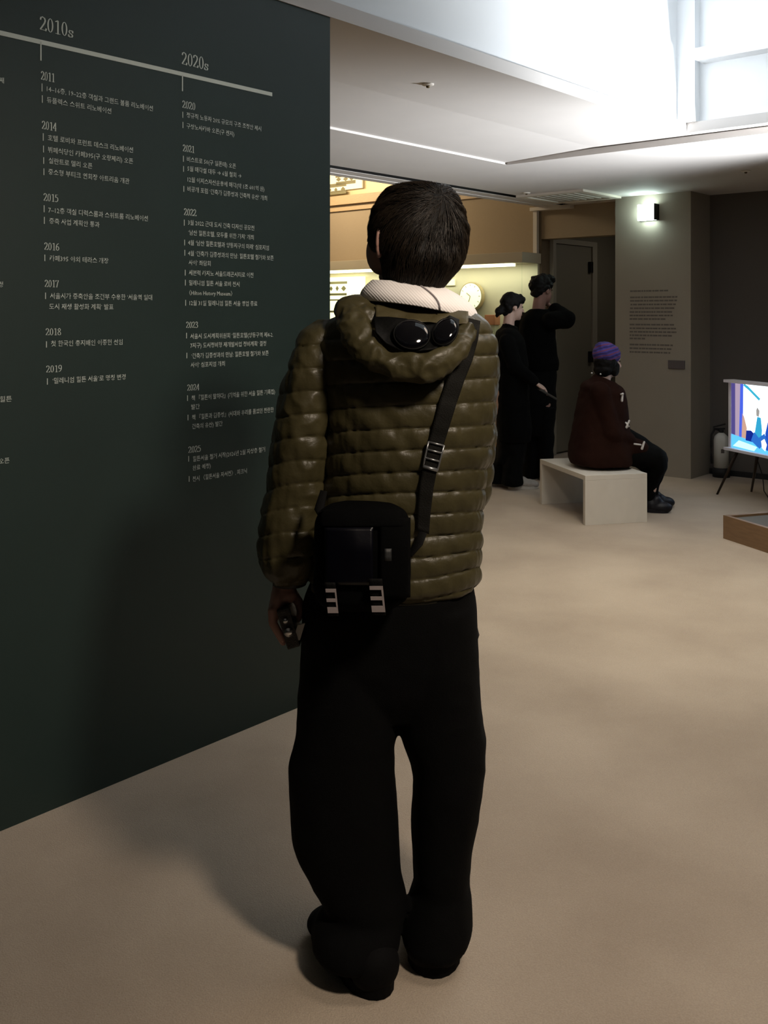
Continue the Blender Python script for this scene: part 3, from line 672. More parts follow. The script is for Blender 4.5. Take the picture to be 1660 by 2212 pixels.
def back(x, y, off=0.0):
    """point of the jacket's back that shows at pixel x, y, lifted towards the viewer"""
    o = Vector((0, 0, CH)); d = Vector(((x-CX)/F, 1, -(y-HY)/F)).normalized()
    h, n, i, ds = TBVH.ray_cast(o, d)
    if h is None: h = PX(x, y, 2.22)
    return h-d*off
# left sleeve
def sleeve_disp(sl, n0, amp=.0100):
    def f(p, y, t):
        x_ = CX+p.x*F/p.y; y_ = HY+(CH-p.z)*F/p.y
        ph = (y_-n0+sl*(x_-650)+11*nz(p, 7, 2))/50.0
        near = 1-puff(ph)
        return amp*puff(ph)-.006+.0055*nz(p, 15, 8)+.005*nz(Vector((p.x*3, p.y*3, p.z*1.2)), 20, 4)*(.4+near)+.0075*(.8-abs(nz(Vector((p.x+p.z*.5, p.y, p.z-p.x*.5)), 20, 1)))
    return f
SLV = [(690, 690, 745, 2.31, .03), (703, 668, 745, 2.31, .055), (725, 650, 742, 2.31, .070), (760, 637, 734, 2.30, .076), (800, 624, 726, 2.29, .080), (850, 611, 722, 2.29, .080), (900, 600, 718, 2.285, .080),
       (960, 590, 714, 2.28, .078), (1000, 584, 710, 2.28, .076), (1050, 580, 706, 2.28, .074), (1100, 569, 697, 2.275, .074), (1150, 562, 688, 2.27, .074), (1195, 561, 681, 2.27, .074), (1225, 570, 675, 2.27, .068), (1245, 583, 668, 2.27, .052), (1256, 590, 663, 2.27, .044)]
sleeve_l = obj('sleeve', loft(bmesh.new(), SLV, 190, 110, 2.1, sleeve_disp(.14, 700, .0075)), M_olive, jacket, True)
bm = bmesh.new(); ring = loft(bm, [(1240, 588, 664, 2.27, .044), (1248, 588, 664, 2.27, .045), (1262, 590, 662, 2.27, .042)], 8, 60, 2); obj('cuff', bm, M_olived, jacket, True)
# right sleeve: hangs, then bends forward at the elbow
bm = bmesh.new()
rp = [PX(1006, 745, 2.36), PX(1012, 800, 2.39), PX(1012, 900, 2.43), PX(1010, 1000, 2.45), PX(1008, 1056, 2.46), PX(985, 1050, 2.53), PX(940, 1025, 2.64), PX(905, 1010, 2.72)]
def dens(P, n):
    out = []
    for i in range(len(P)-1):
        for k in range(n): out.append(P[i].lerp(P[i+1], k/n))
    out.append(P[-1])
    for _ in range(6):
        out = [out[0]]+[(out[i-1]+out[i]*2+out[i+1])/4 for i in range(1, len(out)-1)]+[out[-1]]
    return out
pts = dens(rp, 14); n = len(pts); Ltot = [0]
for a_, b_ in zip(pts, pts[1:]): Ltot.append(Ltot[-1]+(b_-a_).length)
rr = [(.052+(.070-.052)*min(1, i/8))*(1-.28*(Ltot[i]/Ltot[-1])**1.5)+.010*puff(Ltot[i]/.052)-.004 for i in range(n)]
tube(bm, pts, rr, 40)
for v in bm.verts: v.co += Vector((nz(v.co, 14, 1), nz(v.co, 14, 2), nz(v.co, 14, 3)))*.005
obj('sleeve', bm, M_olive, jacket, True)
# side panel edge of the jacket seen by the right elbow
# hem binding
bm = bmesh.new(); loft(bm, [(1262, 679, 1016, 2.30, .138), (1268, 676, 1019, 2.30, .141), (1275, 682, 1012, 2.30, .134)], 6, 120, 2.35); obj('hem', bm, M_olived, jacket, True)

# --- hood lying on the back
def w_disp(p, n):
    r1 = 1-abs(nz(Vector((p.x+p.z*.6, p.y, p.z-p.x*.6)), 17, 4)); r2 = 1-abs(nz(p, 34, 2))
    return .006*nz(p, 9, 1)+.011*(r1-.75)+.008*(r2-.75)
bm = bmesh.new()
HU = [((752, 664), .032, 2.235), ((762, 702), .036, 2.185), ((786, 748), .034, 2.135), ((830, 783), .031, 2.105), ((880, 795), .030, 2.095), ((925, 795), .030, 2.095), ((967, 776), .030, 2.110), ((998, 742), .028, 2.14), ((1012, 706), .024, 2.18)]
pts = dens([PX(x, y, Y) for (x, y), r, Y in HU], 8)
rs = np.interp(np.linspace(0, len(HU)-1, len(pts)), range(len(HU)), [h[1] for h in HU])
tube(bm, pts, list(rs), 24, flat=.8, up=YA)
for x, y, Y, r in ((765, 668, 2.25, (.045, .05, .030)), (790, 690, 2.23, (.05, .05, .035)), (1005, 700, 2.24, (.028, .05, .022)), (860, 720, 2.245, (.08, .05, .055)), (930, 725, 2.245, (.08, .05, .055)), (760, 690, 2.25, (.035, .04, .03))):
    ell(bm, PX(x, y, Y), r)
hood = link('hood', remesh(bm, .0036, 2, w_disp), M_olive, man, True)
HB = None
def bvh_of(o, off):
    me = o.data; vs = [v.co+off for v in me.vertices]; return BVHTree.FromPolygons(vs, [list(p.vertices) for p in me.polygons])
hbv = bvh_of(hood, WLOC[hood.name])
def onhood(x, y, off):
    o = Vector((0, 0, CH)); d = Vector(((x-CX)/F, 1, -(y-HY)/F)).normalized(); h, n, i, ds = hbv.ray_cast(o, d)
    if h is None: h = PX(x, y, 2.17)
    return h-d*off
# goggle mask: a dark sagging fabric band with two lenses, set into the hood
def sheet(name, fn, nu, nv, m, parent, thick=.0015, smooth=True):
    bm = bmesh.new(); g = [[bm.verts.new(fn(u/nu, v/nv)) for v in range(nv+1)] for u in range(nu+1)]
    for i in range(nu):
        for j in range(nv): bm.faces.new((g[i][j], g[i+1][j], g[i+1][j+1], g[i][j+1]))
    o = obj(name, bm, m, parent, smooth); md = o.modifiers.new('thickness', 'SOLIDIFY'); md.thickness = thick; return o
M_mask = nylon('black goggle fabric', (.0012, .0013, .0011), .6, 60, .4, .12)
TOPL = [(0, 806, 684), (.2, 840, 684), (.4, 878, 688), (.5, 897, 697), (.6, 915, 702), (.72, 940, 700), (.85, 972, 681), (1, 993, 690)]
BOTL = [(0, 812, 716), (.2, 835, 742), (.4, 865, 757), (.5, 885, 758), (.6, 905, 758), (.72, 935, 755), (.85, 965, 742), (1, 990, 716)]
def maskf(u, v):
    xt, yt = np.interp(u, [r[0] for r in TOPL], [r[1] for r in TOPL]), np.interp(u, [r[0] for r in TOPL], [r[2] for r in TOPL])
    xb, yb = np.interp(u, [r[0] for r in BOTL], [r[1] for r in BOTL]), np.interp(u, [r[0] for r in BOTL], [r[2] for r in BOTL])
    x, y = xt+(xb-xt)*v, yt+(yb-yt)*v
    Yv = 2.165-.050*v-.020*math.sin(math.pi*u)
    p = PX(x, y, Yv); return p+Vector((0, .003*nz(p, 30, 1), 0))
sheet('goggle_mask', maskf, 40, 14, M_mask, hood)
M_lens = mat('black glossy lens', (.002, .002, .003), .06, spec=.45)
for (x, y, Y, rx, rz, tl) in ((890, 722, 2.112, .038, .036, .25), (962, 716, 2.115, .025, .034, -.45)):
    c = PX(x, y, Y); n_ = Vector((0.10 if x < 900 else -.1, -.80, .55)).normalized(); s = XA*math.cos(tl)+ZA*math.sin(tl); s = (s-n_*s.dot(n_)).normalized(); u_ = n_.cross(s)
    bm = bmesh.new(); ell(bm, c, (rx, rz, .010), (s, u_, n_), 36, 16); lens = obj('goggle_lens', bm, M_lens, hood, True)
    bm = bmesh.new(); ringp = [c+s*math.cos(t)*rx*1.03+u_*math.sin(t)*rz*1.03-n_*.001 for t in [2*math.pi*k/40 for k in range(41)]]
    tube(bm, ringp, .0022, 8, cap=False, up=n_); obj('lens_rim', bm, M_mask, hood, True)
# drawcord stopper at the hood's left tip
bm = bmesh.new(); limb(bm, PX(738, 652, 2.24), PX(744, 664, 2.24), .0055, .0075); tube(bm, [PX(744, 664, 2.24), PX(750, 672, 2.235)], .003, 8); obj('cord_stopper', bm, M_black, hood, True)
# lining that shows between white collar and goggle mask
def linf(u, v):
    x = 812+(1012-812)*u; y = 660+12*u+(30 if u > .2 else 28)*v
    p = PX(x, y, 2.205-.04*v); return p+Vector((0, .006*nz(p, 25, 3), .004*nz(p, 40, 5)))
sheet('hood_lining', linf, 40, 8, nylon('olive lining', (.075, .062, .028), .5, 60, .4), hood)

# --- white sweatshirt hood around the neck
def rib():
    m = bpy.data.materials.new('white ribbed cotton'); m.use_nodes = True; nt = m.node_tree; N, L = nt.nodes, nt.links; b = N['Principled BSDF']
    b.inputs['Base Color'].default_value = (.86, .83, .82, 1); b.inputs['Roughness'].default_value = .9
    tc = N.new('ShaderNodeTexCoord'); wv = N.new('ShaderNodeTexWave'); wv.wave_type = 'BANDS'; wv.bands_direction = 'X'
    mp = N.new('ShaderNodeMapping'); mp.inputs['Scale'].default_value = (1, .3, 1); mp.inputs['Rotation'].default_value = (0, .75, 0)
    wv.inputs['Scale'].default_value = 60; wv.inputs['Distortion'].default_value = 1.0
    L.new(tc.outputs['Object'], mp.inputs[0]); L.new(mp.outputs[0], wv.inputs[0])
    bp = N.new('ShaderNodeBump'); bp.inputs['Strength'].default_value = .22; bp.inputs['Distance'].default_value = .003
    L.new(wv.outputs['Fac'], bp.inputs['Height']); L.new(bp.outputs[0], b.inputs['Normal']); MATS['rib'] = m; return m
M_rib = rib()
# collar as a tilted band: upper edge and lower edge given round the neck
def collar(u, v):
    t = 2*math.pi*u; c0, s0 = math.cos(t), math.sin(t)       # s0 > 0 : towards the camera
    cxT, rxT = 868, 64; cxB, rxB = 905, 126
    k = math.sin(v*math.pi/2)**.9
    x = (cxT+(cxB-cxT)*k)+(rxT+(rxB-rxT)*k)*c0
    yT = 606+2*c0; yB = 668+24*c0*(1 if c0 > 0 else .75)-6*s0
    y = yT+(yB-yT)*v
    Y = 2.295-(.070+(.125-.070)*k)*s0
    bulge = .006*math.sin(math.pi*v)+.004*nz(PX(x, y, Y), 9, 6)
    p = PX(x, y, Y)
    # keep height as read at the silhouette depth
    d = Vector((c0, -s0, 0)); return p+d*bulge+d*.003*nz(p, 14, 2)
o = sheet('hood_collar', collar, 120, 22, M_rib, man, .006)
hoodie = o
bm = bmesh.new(); ps = [collar(.19, v/10)+Vector((0, -.004, 0)) for v in range(11)]; tube(bm, ps, .0018, 6); obj('collar_seam', bm, mat('grey seam', (.30, .27, .28), .9), hoodie, True)

# --- trousers
def tr_disp(p, n): return .007*nz(Vector((p.x, p.y, p.z*.55)), 7, 6)+.004*(1-abs(nz(Vector((p.x+p.z*.4, p.y, p.z-p.x*.4)), 13, 2)))
bm = bmesh.new()
loft(bm, [(1215, 690, 1010, 2.30, .12), (1300, 658, 1026, 2.30, .138), (1400, 655, 1028, 2.30, .135), (1470, 656, 1030, 2.30, .12), (1530, 700, 1000, 2.30, .09)], 30, 60, 2.3)
LEG_L = [(1300, 656, 868, 2.30, .125), (1400, 654, 866, 2.30, .125), (1500, 647, 860, 2.285, .120), (1575, 643, 857, 2.275, .115), (1610, 638, 851, 2.27, .112), (1655, 627, 851, 2.265, .110), (1740, 631, 857, 2.255, .105), (1810, 634, 862, 2.245, .10), (1845, 643, 864, 2.24, .095), (1885, 665, 868, 2.235, .092), (1930, 692, 878, 2.225, .088), (1960, 708, 880, 2.22, .085), (1978, 690, 872, 2.21, .095), (2000, 680, 866, 2.20, .105), (2030, 678, 862, 2.19, .108), (2046, 690, 855, 2.185, .10)]
LEG_R = [(1300, 830, 1026, 2.30, .125), (1400, 842, 1029, 2.30, .125), (1500, 858, 1034, 2.30, .118), (1560, 861, 1042, 2.30, .115), (1600, 871, 1048, 2.30, .112), (1650, 888, 1045, 2.295, .108), (1690, 893, 1039, 2.29, .106), (1780, 889, 1026, 2.285, .10), (1850, 891, 1014, 2.275, .094), (1905, 893, 1010, 2.27, .090), (1925, 886, 1014, 2.265, .092), (1990, 868, 1016, 2.25, .10), (2015, 870, 1010, 2.24, .10), (2030, 874, 1004, 2.235, .094)]
loft(bm, LEG_L, 90, 44, 2.1, None, (0, 0)); loft(bm, LEG_R, 90, 44, 2.1)
trousers = link('trousers', remesh(bm, .007, 2, tr_disp), M_pants, man, True)
# small strap end at the right trouser pocket
bm = bmesh.new(); tube(bm, [PX(1027, 1355, 2.28), PX(1032, 1372, 2.27), PX(1031, 1386, 2.27)], [.006, .005, .003], 8, flat=.4); obj('zip_pull', bm, M_black, trousers, True)
# shoes
def shoe(heel, toe, w_, m, parent, h_=.085, voxel=.005, sole=None):
    heel, toe = Vector(heel), Vector(toe); d = (toe-heel); d.z = 0; L_ = d.length; d.normalize(); s = d.cross(ZA)
    bm = bmesh.new()
    ell(bm, heel+d*.045+ZA*.050, (w_*.46, .052, .052), (s, d, ZA)); ell(bm, heel+d*(L_*.38)+ZA*.055, (w_*.44, .08, .055), (s, d, ZA))
    ell(bm, heel+d*(L_*.66)+ZA*.040, (w_*.52, .085, .042), (s, d, ZA)); ell(bm, heel+d*(L_*.84)+ZA*.034, (w_*.46, .052, .033), (s, d, ZA))
    limb(bm, heel+d*.07+ZA*.07, heel+d*.075+ZA*(h_+.04), .042, .038)
    me = remesh(bm, voxel, 3); o = link('shoe', me, m, parent, True)
    bm = bmesh.new(); vs = []
    prof = [((1-math.cos(math.pi*k/14))/2, 0) for k in range(15)]; prof = [(u, (.47-.07*math.exp(-((u-.42)/.14)**2))*max(0, 1-abs(2*u-1)**3.2)**.5) for u, q in prof]
    out = [(heel+d*(u*L_)+s*(q*w_)) for u, q in prof]+[(heel+d*(u*L_)-s*(q*w_)) for u, q in prof[-2:0:-1]]
    lo = [bm.verts.new(Vector((p.x, p.y, .001))) for p in out]; hi = [bm.verts.new(Vector((p.x, p.y, .026))) for p in out]
    bm.faces.new(lo[::-1]); bm.faces.new(hi)
    for k in range(len(lo)): bm.faces.new((lo[k], lo[(k+1) % len(lo)], hi[(k+1) % len(lo)], hi[k]))
    obj('sole', bm, sole or m, o, bevel=.003)
    return o
shoe((.002, 2.092, 0), (-.150, 2.345, 0), .125, M_shoe, man, .03)
shoe((.108, 2.155, 0), (.130, 2.450, 0), .142, M_shoe, man, .03)

# --- body: head, neck, arms, legs and hands in one surface
bm = bmesh.new()
hc = PX(893, 507, 2.31)                                   # head centre
Fd = Vector((-.55, .83, .10)).normalized(); Lf = Vector((-.83, -.55, 0)).normalized(); Up = Lf.cross(Fd)*-1
if Up.z < 0: Up = -Up
def hp(l, f, u): return hc+(Lf*l+Fd*f+Up*u)*1.1
ax = (Lf, Fd, Up)
ell(bm, hp(0, -.005, .015), (.086, .100, .092), ax, 30, 20); ell(bm, hp(0, .040, -.045), (.066, .062, .080), ax); ell(bm, hp(0, .072, -.095), (.034, .030, .026), ax)
limb(bm, hp(0, .095, .015), hp(0, .120, -.035), .009, .014); ell(bm, hp(0, .085, .035), (.055, .018, .012), ax); ell(bm, hp(0, .095, -.068), (.024, .012, .012), ax)
ell(bm, hp(.052, .040, -.040), (.034, .044, .056), ax); ell(bm, hp(-.052, .045, -.035), (.030, .04, .05), ax)
for s in (1, -1):     # ears: rim, lobe, shell
    e0 = hp(s*.090, -.008, -.018); er = (Lf*s*.35-Fd*.94).normalized()
    ringp = [e0+(Up*math.cos(t)*.031+(er*.55+Lf*s*.6)*math.sin(t)*.018+er*.006) for t in [2*math.pi*k/14 for k in range(15)]]
    for a_, b_ in zip(ringp, ringp[1:]): limb(bm, a_, b_, .0055, .0055, 8)
    ell(bm, e0-Lf*s*.006, (.008, .014, .027), ax); ell(bm, e0-Up*.030, (.006, .009, .010), ax)
neck0 = PX(895, 605, 2.30); neck1 = PX(893, 690, 2.31); limb(bm, hp(0, -.015, -.04), neck1, .062, .066)
sh_l, sh_r = PX(725, 750, 2.31), PX(1006, 752, 2.35); hip_l, hip_r = PX(780, 1290, 2.30), PX(945, 1290, 2.30)
chest = PX(880, 800, 2.31); waist = PX(870, 1080, 2.31); pel = PX(862, 1270, 2.30)
limb(bm, neck1, chest, .07, .115); ell(bm, PX(880, 850, 2.31), (.15, .10, .17)); ell(bm, PX(868, 1060, 2.31), (.13, .095, .14)); ell(bm, PX(862, 1260, 2.30), (.15, .105, .11))
limb(bm, neck1, sh_l, .055, .055); limb(bm, neck1, sh_r, .055, .055)
el_l, wr_l = PX(645, 1010, 2.28), PX(618, 1240, 2.27)
chain(bm, [sh_l, el_l, wr_l, PX(612, 1278, 2.27)], [.052, .042, .029, .026])
el_r, wr_r = PX(1008, 1050, 2.46), PX(905, 1010, 2.72); chain(bm, [sh_r, el_r, wr_r], [.052, .042, .028])
chain(bm, [hip_l, PX(745, 1660, 2.265), PX(790, 1960, 2.215), Vector((-.04, 2.17, .07))], [.085, .06, .042, .038])
chain(bm, [hip_r, PX(965, 1640, 2.295), PX(948, 1960, 2.26), Vector((.115, 2.25, .07))], [.085, .06, .042, .038])
# right hand, loosely closed in front of the chest
ell(bm, PX(890, 998, 2.73), (.022, .045, .035));
for k in range(4):
    z = -.024+k*.016; q0 = PX(885, 998, 2.765)+ZA*z; chain(bm, [q0, q0+Vector((-.022, .022, 0)), q0+Vector((-.045, .002, 0)), q0+Vector((-.038, -.018, 0))], [.009, .0085, .008, .0075])
chain(bm, [PX(895, 985, 2.72), PX(884, 975, 2.755), PX(872, 976, 2.775)], [.011, .010, .009])
# left hand round the camera
LH = lambda x, y, dy=0.0: PX(x, y, 2.27+dy)
ell(bm, LH(603, 1296), (.020, .040, .040)); ell(bm, LH(596, 1312), (.016, .042, .032)); ell(bm, LH(618, 1283), (.028, .032, .022))
for k, (dy, l_) in enumerate(((-.036, .90), (-.014, 1.0), (.009, 1.0), (.031, .86))):
    a0_ = LH(588, 1318, dy); chain(bm, [a0_, LH(589, 1318+28*l_, dy), LH(600, 1318+48*l_, dy), LH(612, 1318+70*l_, dy)], [.0105, .0098, .009, .008])
chain(bm, [LH(632, 1284, .01), LH(646, 1300, .012), LH(650, 1322, .010), LH(645, 1338, .008)], [.014, .011, .0095, .008])
body = link('body', remesh(bm, .0042, 3), M_skin, man, True)

# --- hair: a fitted cap with streaks plus short strands
HR = [(397, 868, 945, 2.315, .045), (404, 848, 968, 2.31, .068), (418, 830, 982, 2.31, .083), (440, 814, 996, 2.308, .096), (465, 804, 1005, 2.305, .104), (490, 799, 1010, 2.302, .110), (515, 798, 1011, 2.30, .113), (535, 805, 1008, 2.298, .113), (552, 820, 1003, 2.29, .108), (575, 828, 993, 2.285, .100), (596, 832, 976, 2.285, .090), (612, 836, 962, 2.285, .078), (625, 845, 950, 2.285, .066)]
whorl = PX(952, 430, 2.24)
def hair_disp(p, y, t):
    d = p-whorl; a_ = math.atan2(d.x, -d.z+.02); r_ = d.length
    return .0035*nz(Vector((math.cos(a_)*2.4, math.sin(a_)*2.4, r_*3)), 4.5, 3)+.0025*nz(Vector((math.cos(a_+r_*2)*2, math.sin(a_+r_*2)*2, r_)), 14, 7)+.002*nz(p, 22, 1)
bm = loft(bmesh.new(), HR, 90, 120, 2.05, hair_disp, (10, 0))
hb = bm.copy(); bmesh.ops.recalc_face_normals(hb, faces=list(hb.faces)); HBV = BVHTree.FromBMesh(hb)
hair = obj('hair', bm, M_hair, man, True)
def strands(name, m, parent, bv, src, n, length, rad, flow, lift=.003, seed=1, cond=None):
    rnd = random.Random(seed); faces = list(src.faces); V, Fc = [], []
    areas = np.cumsum([f.calc_area() for f in faces])
    for _ in range(n):
        f = faces[int(np.searchsorted(areas, rnd.random()*areas[-1]))]
        vs = [v.co for v in f.verts]; p = vs[0].lerp(vs[1], rnd.random()).lerp(vs[2], rnd.random()); nn = f.normal
        if cond and not cond(p): continue
        L_ = length*rnd.uniform(.6, 1.15); steps = 5; path = []
        for k in range(steps+1):
            q = bv.find_nearest(p); nn = q[1]; 
            path.append((q[0]+nn*(lift*(.15+k/steps*1.0)*rnd.uniform(.7, 1.2)), nn))
            d = flow(q[0]); d = d-nn*d.dot(nn); d += Vector((rnd.uniform(-1, 1), rnd.uniform(-1, 1), rnd.uniform(-1, 1)))*.16
            p = q[0]+d.normalized()*(L_/steps)
        base = len(V)
        for k, (c_, nn) in enumerate(path):
            dd = (path[min(k+1, steps)][0]-path[max(k-1, 0)][0]).normalized(); s = dd.cross(nn).normalized(); r_ = rad*(1-(k/steps)**2*.85)
            V += [c_+s*r_, c_-s*r_, c_+nn*r_*1.2]
        for k in range(steps):
            b_ = base+3*k
            for i, j in ((0, 1), (1, 2), (2, 0)): Fc.append((b_+i, b_+j, b_+3+j, b_+3+i))
    me = bpy.data.meshes.new(name); me.from_pydata([tuple(v) for v in V], [], Fc)
    return link(name, me, m, parent, True, kind='stuff')
M_hairb = mat('matt black hair', (.003, .0026, .0024), .7, .3, 40, .3, 160, spec=.2)
M_strand = mat('brown black hair strand', (.022, .015, .009), .45, .5, 30, spec=.35)
def flow_man(p):
    d = p-whorl; r_ = max(d.length, .004); out = d/r_
    tang = Vector((d.z, 0, -d.x))/r_
    return out+tang*.5*math.exp(-r_*14)+Vector((0, 0, -.5*min(1, r_*5)))
strands('hair_strands', M_strand, hair, HBV, hb, 5200, .050, .0007, flow_man, .0045, 3); hb.free()

# --- crossbody bag, strap and buckle
M_bag = mat('black bag nylon', (.0010, .0011, .0012), .9, .3, 14, .25, 150, spec=.06)
bag = thing('crossbody_bag', PX(785, 1320, 2.08), 'black nylon crossbody bag at the hip of the person in the olive jacket', 'bag')
def bag_disp(p, y, t): return .004*nz(p, 9, 2)+.003*nz(p, 22, 5)
BG = [(1085, 740, 800, 2.13, .02), (1092, 712, 850, 2.115, .040), (1108, 690, 876, 2.105, .052), (1135, 680, 884, 2.10, .058), (1180, 677, 888, 2.095, .062), (1240, 678, 888, 2.09, .062), (1285, 684, 882, 2.09, .058), (1305, 700, 860, 2.095, .045), (1312, 720, 840, 2.095, .030)]
bm = loft(bmesh.new(), BG, 70, 90, 3.2, bag_disp); bb = bm.copy(); bmesh.ops.recalc_face_normals(bb, faces=list(bb.faces)); BBV = BVHTree.FromBMesh(bb); bb.free()
bagb = obj('bag_body', bm, M_bag, bag, True)
def onbag(x, y, off):
    o = Vector((0, 0, CH)); d = Vector(((x-CX)/F, 1, -(y-HY)/F)).normalized(); h = BBV.ray_cast(o, d)[0]
    if h is None: h = PX(x, y, 2.06)
    return h-d*off
def sheet_px(name, x0, x1, y0, y1, off, m, parent, surf, nu=10, nv=10, thick=.002, sl=0.0, inset=.0):
    def fn(u, v):
        p = surf(x0+(x1-x0)*u+sl*(y0+(y1-y0)*v-y0), y0+(y1-y0)*v, off); return p
    return sheet(name, fn, nu, nv, m, parent, thick)
fp = sheet_px('front_pocket', 704, 806, 1140, 1262, .006, mat('glossy black pocket', (.001, .001, .003), .3, .2, 8, .2, 30, spec=.3), bag, onbag, 16, 16, .006)
for ps in (((735, 1166), (752, 1148), (771, 1146)), ((745, 1186), (768, 1152), (772, 1146)), ((734, 1186), (752, 1168), (768, 1150))):
    bm = bmesh.new(); tube(bm, [onbag(x, y, .010) for x, y in ps], .0013, 6); obj('elastic_cord', bm, mat('glossy cord', (.05, .05, .055), .1), fp, True)
sheet_px('side_pocket', 822, 882, 1120, 1290, .004, M_bag, bag, onbag, 10, 16, .006)
sheet_px('top_flap', 690, 870, 1104, 1138, .007, M_bag, bag, onbag, 16, 8, .004)
sheet_px('logo_tab', 831, 846, 1185, 1212, .009, mat('grey tab', (.010, .011, .012), .6), bag, onbag, 3, 3, .002)
M_web = mat('black webbing', (.002, .002, .002), .8, .2, 30, .4, 500, spec=.15); M_whit = mat('pinkish white webbing', (.36, .31, .31), .8, .15, 60)
for x0, x1, y0, y1, yw in ((702, 728, 1258, 1330, 1272), (797, 830, 1250, 1328, 1266)):
    def fn(u, v, x0=x0, x1=x1, y0=y0, y1=y1): return PX(x0+(x1-x0)*(u*.88)+(y0+(y1-y0)*v-y0)*.10, y0+(y1-y0)*v, 2.012+.012*v)
    strp = sheet('hanging_strap', fn, 4, 14, M_web, bag, .003)
    H = y1-yw
    def mark(u0, u1, v0, v1, x0=x0, x1=x1, y0=yw, y1=y1-6):
        def f2(u, v): 
            uu, vv = u0+(u1-u0)*u, v0+(v1-v0)*v; y = y0+(y1-y0)*vv
            return PX(x0+(x1-x0)*uu*.88+(y-y0+14)*.10, y, 2.0065+.012*vv)
        sheet('white_stripe', f2, 2, 2, M_whit, strp, .0008, False)
    mark(.0, 1, 0, .14); mark(.0, .85, .40, .54); mark(.0, 1, .76, 1.0); mark(.86, 1.0, .12, .80)
# strap: over the right shoulder, down the back to the bag
SP = [(1022, 690, 16, .020), (1016, 730, 17, .020), (1003, 775, 18, .016), (985, 820, 18, .012), (968, 870, 18, .010), (955, 915, 17, .010), (942, 960, 16, .010), (931, 1005, 15, .010), (922, 1050, 15, .010), (917, 1100, 14, .012), (914, 1150, 13, .014)]
def strapf(u, v):
    k = u*(len(SP)-1); i = min(int(k), len(SP)-2); f = k-i
    g = lambda j: SP[i][j]+(SP[i+1][j]-SP[i][j])*f
    x, y, hw, off = g(0), g(1), g(2), g(3)
    # ride on the tops of the baffles
    c = min((back(x, y+dy, 0) for dy in (-24, -12, 0, 12, 24)), key=lambda q: q.y)
    Yv = c.y-off*.6
    return PX(x+(v*2-1)*hw, y+(v*2-1)*4, Yv)
strap = sheet('shoulder_strap', strapf, 60, 6, mat('dark olive webbing', (.0045, .0042, .003), .75, .2, 40, .4, 400, spec=.2), bag, .0035)
def strapc(y, dx=0, off=0.0):
    ys = [s[1] for s in SP]; x = np.interp(y, ys, [s[0] for s in SP]); u = np.interp(y, ys, range(len(SP)))/(len(SP)-1)
    return strapf(float(u), .5+dx)-Vector((0, off, 0))
M_met = mat('grey metal buckle', (.30, .31, .32), .35, metal=.8)
for y in (958, 974, 992, 1011):
    bm = bmesh.new(); a_ = strapc(y, -.52, .006); b_ = strapc(y, .52, .006); tube(bm, [a_, b_], .0022 if y != 1011 else .0042, 8); obj('buckle_bar', bm, M_met, strap, True)
for dx in (-.52, .52):
    bm = bmesh.new(); tube(bm, [strapc(y, dx, .006) for y in (957, 975, 993, 1013)], .0022, 8); obj('buckle_side', bm, M_met, strap, True)
bm = bmesh.new(); tube(bm, [PX(914, 1150, 2.13), PX(905, 1175, 2.12), PX(884, 1200, 2.10)], [.012, .012, .010], 10, flat=.35); obj('strap_end', bm, M_web, bag, True)
bm = bmesh.new(); tube(bm, [PX(700, 1120, 2.11), PX(690, 1100, 2.13), PX(700, 1060, 2.14), PX(760, 900, 2.115), PX(860, 830, 2.10)][:3], [.010, .011, .011], 10, flat=.35); obj('strap_end', bm, M_web, bag, True)

# --- camera held in the left hand
cm = thing('compact_camera', PX(628, 1388, 2.27), 'small dark camera with silver ring held in the left hand beside the green wall', 'camera')
cc = PX(627, 1345, 2.265); tz = (ZA*.96+XA*-.28).normalized(); tx = (XA*.96+ZA*.28).normalized()
bm = bmesh.new(); box(bm, cc, tx, YA, tz, .015, .046, .046); obj('camera_body', bm, mat('dark camera leather', (.022, .02, .018), .5, .3, 30, .5, 300), cm, bevel=.005)
bm = bmesh.new(); tube(bm, [cc-YA*.046-tz*.006, cc-YA*.054-tz*.006], [.010, .010], 20); tube(bm, [cc-YA*.046+tz*.02, cc-YA*.051+tz*.02], [.006, .006], 16); obj('lens_ring', bm, mat('silver ring', (.6, .6, .6), .25, metal=.9), cm, True)
bm = bmesh.new(); box(bm, PX(646, 1366, 2.225), tx, YA, (ZA+XA*.3).normalized(), .009, .003, .020); tag(obj('paper_ticket', bm, mat('grey white paper', (.42, .40, .36), .7), bevel=.001), 'small pale paper slip held with the camera beside the black trousers', 'paper')

# ---------------------------------------------------------------- people further back
def head(bm, c, Fd, Up, s=1.0, ears=True):
    Fd = Fd.normalized(); Lf = Up.cross(Fd).normalized(); Up = Fd.cross(Lf).normalized(); ax = (Lf, Fd, Up)
    P = lambda l, f, u: c+(Lf*l+Fd*f+Up*u)*s
    def E(l, f, u, a, b, d): ell(bm, P(l, f, u), (a*s, b*s, d*s), ax, 18, 12)
    E(0, -.008, .03, .076, .094, .088); E(0, .036, -.040, .056, .058, .072); E(0, .070, -.088, .024, .022, .020)
    limb(bm, P(0, .086, .018), P(0, .108, -.022), .007*s, .012*s, 8); E(0, .075, .032, .045, .014, .010); E(0, .083, -.056, .020, .011, .011)
    if ears:
        for q in (1, -1): E(q*.078, -.008, -.005, .008, .018, .030)
    return P, ax
def face_parts(parent, P, ax, s=1.0):
    for q in (1, -1):
        bm = bmesh.new(); ell(bm, P(q*.031, .079, .014), (.013*s, .008*s, .006*s), ax, 12, 8); obj('eye', bm, M_eye, parent, True)
    bm = bmesh.new(); ell(bm, P(0, .092, -.056), (.019*s, .007*s, .006*s), ax, 12, 8); obj('mouth', bm, M_lip, parent, True)
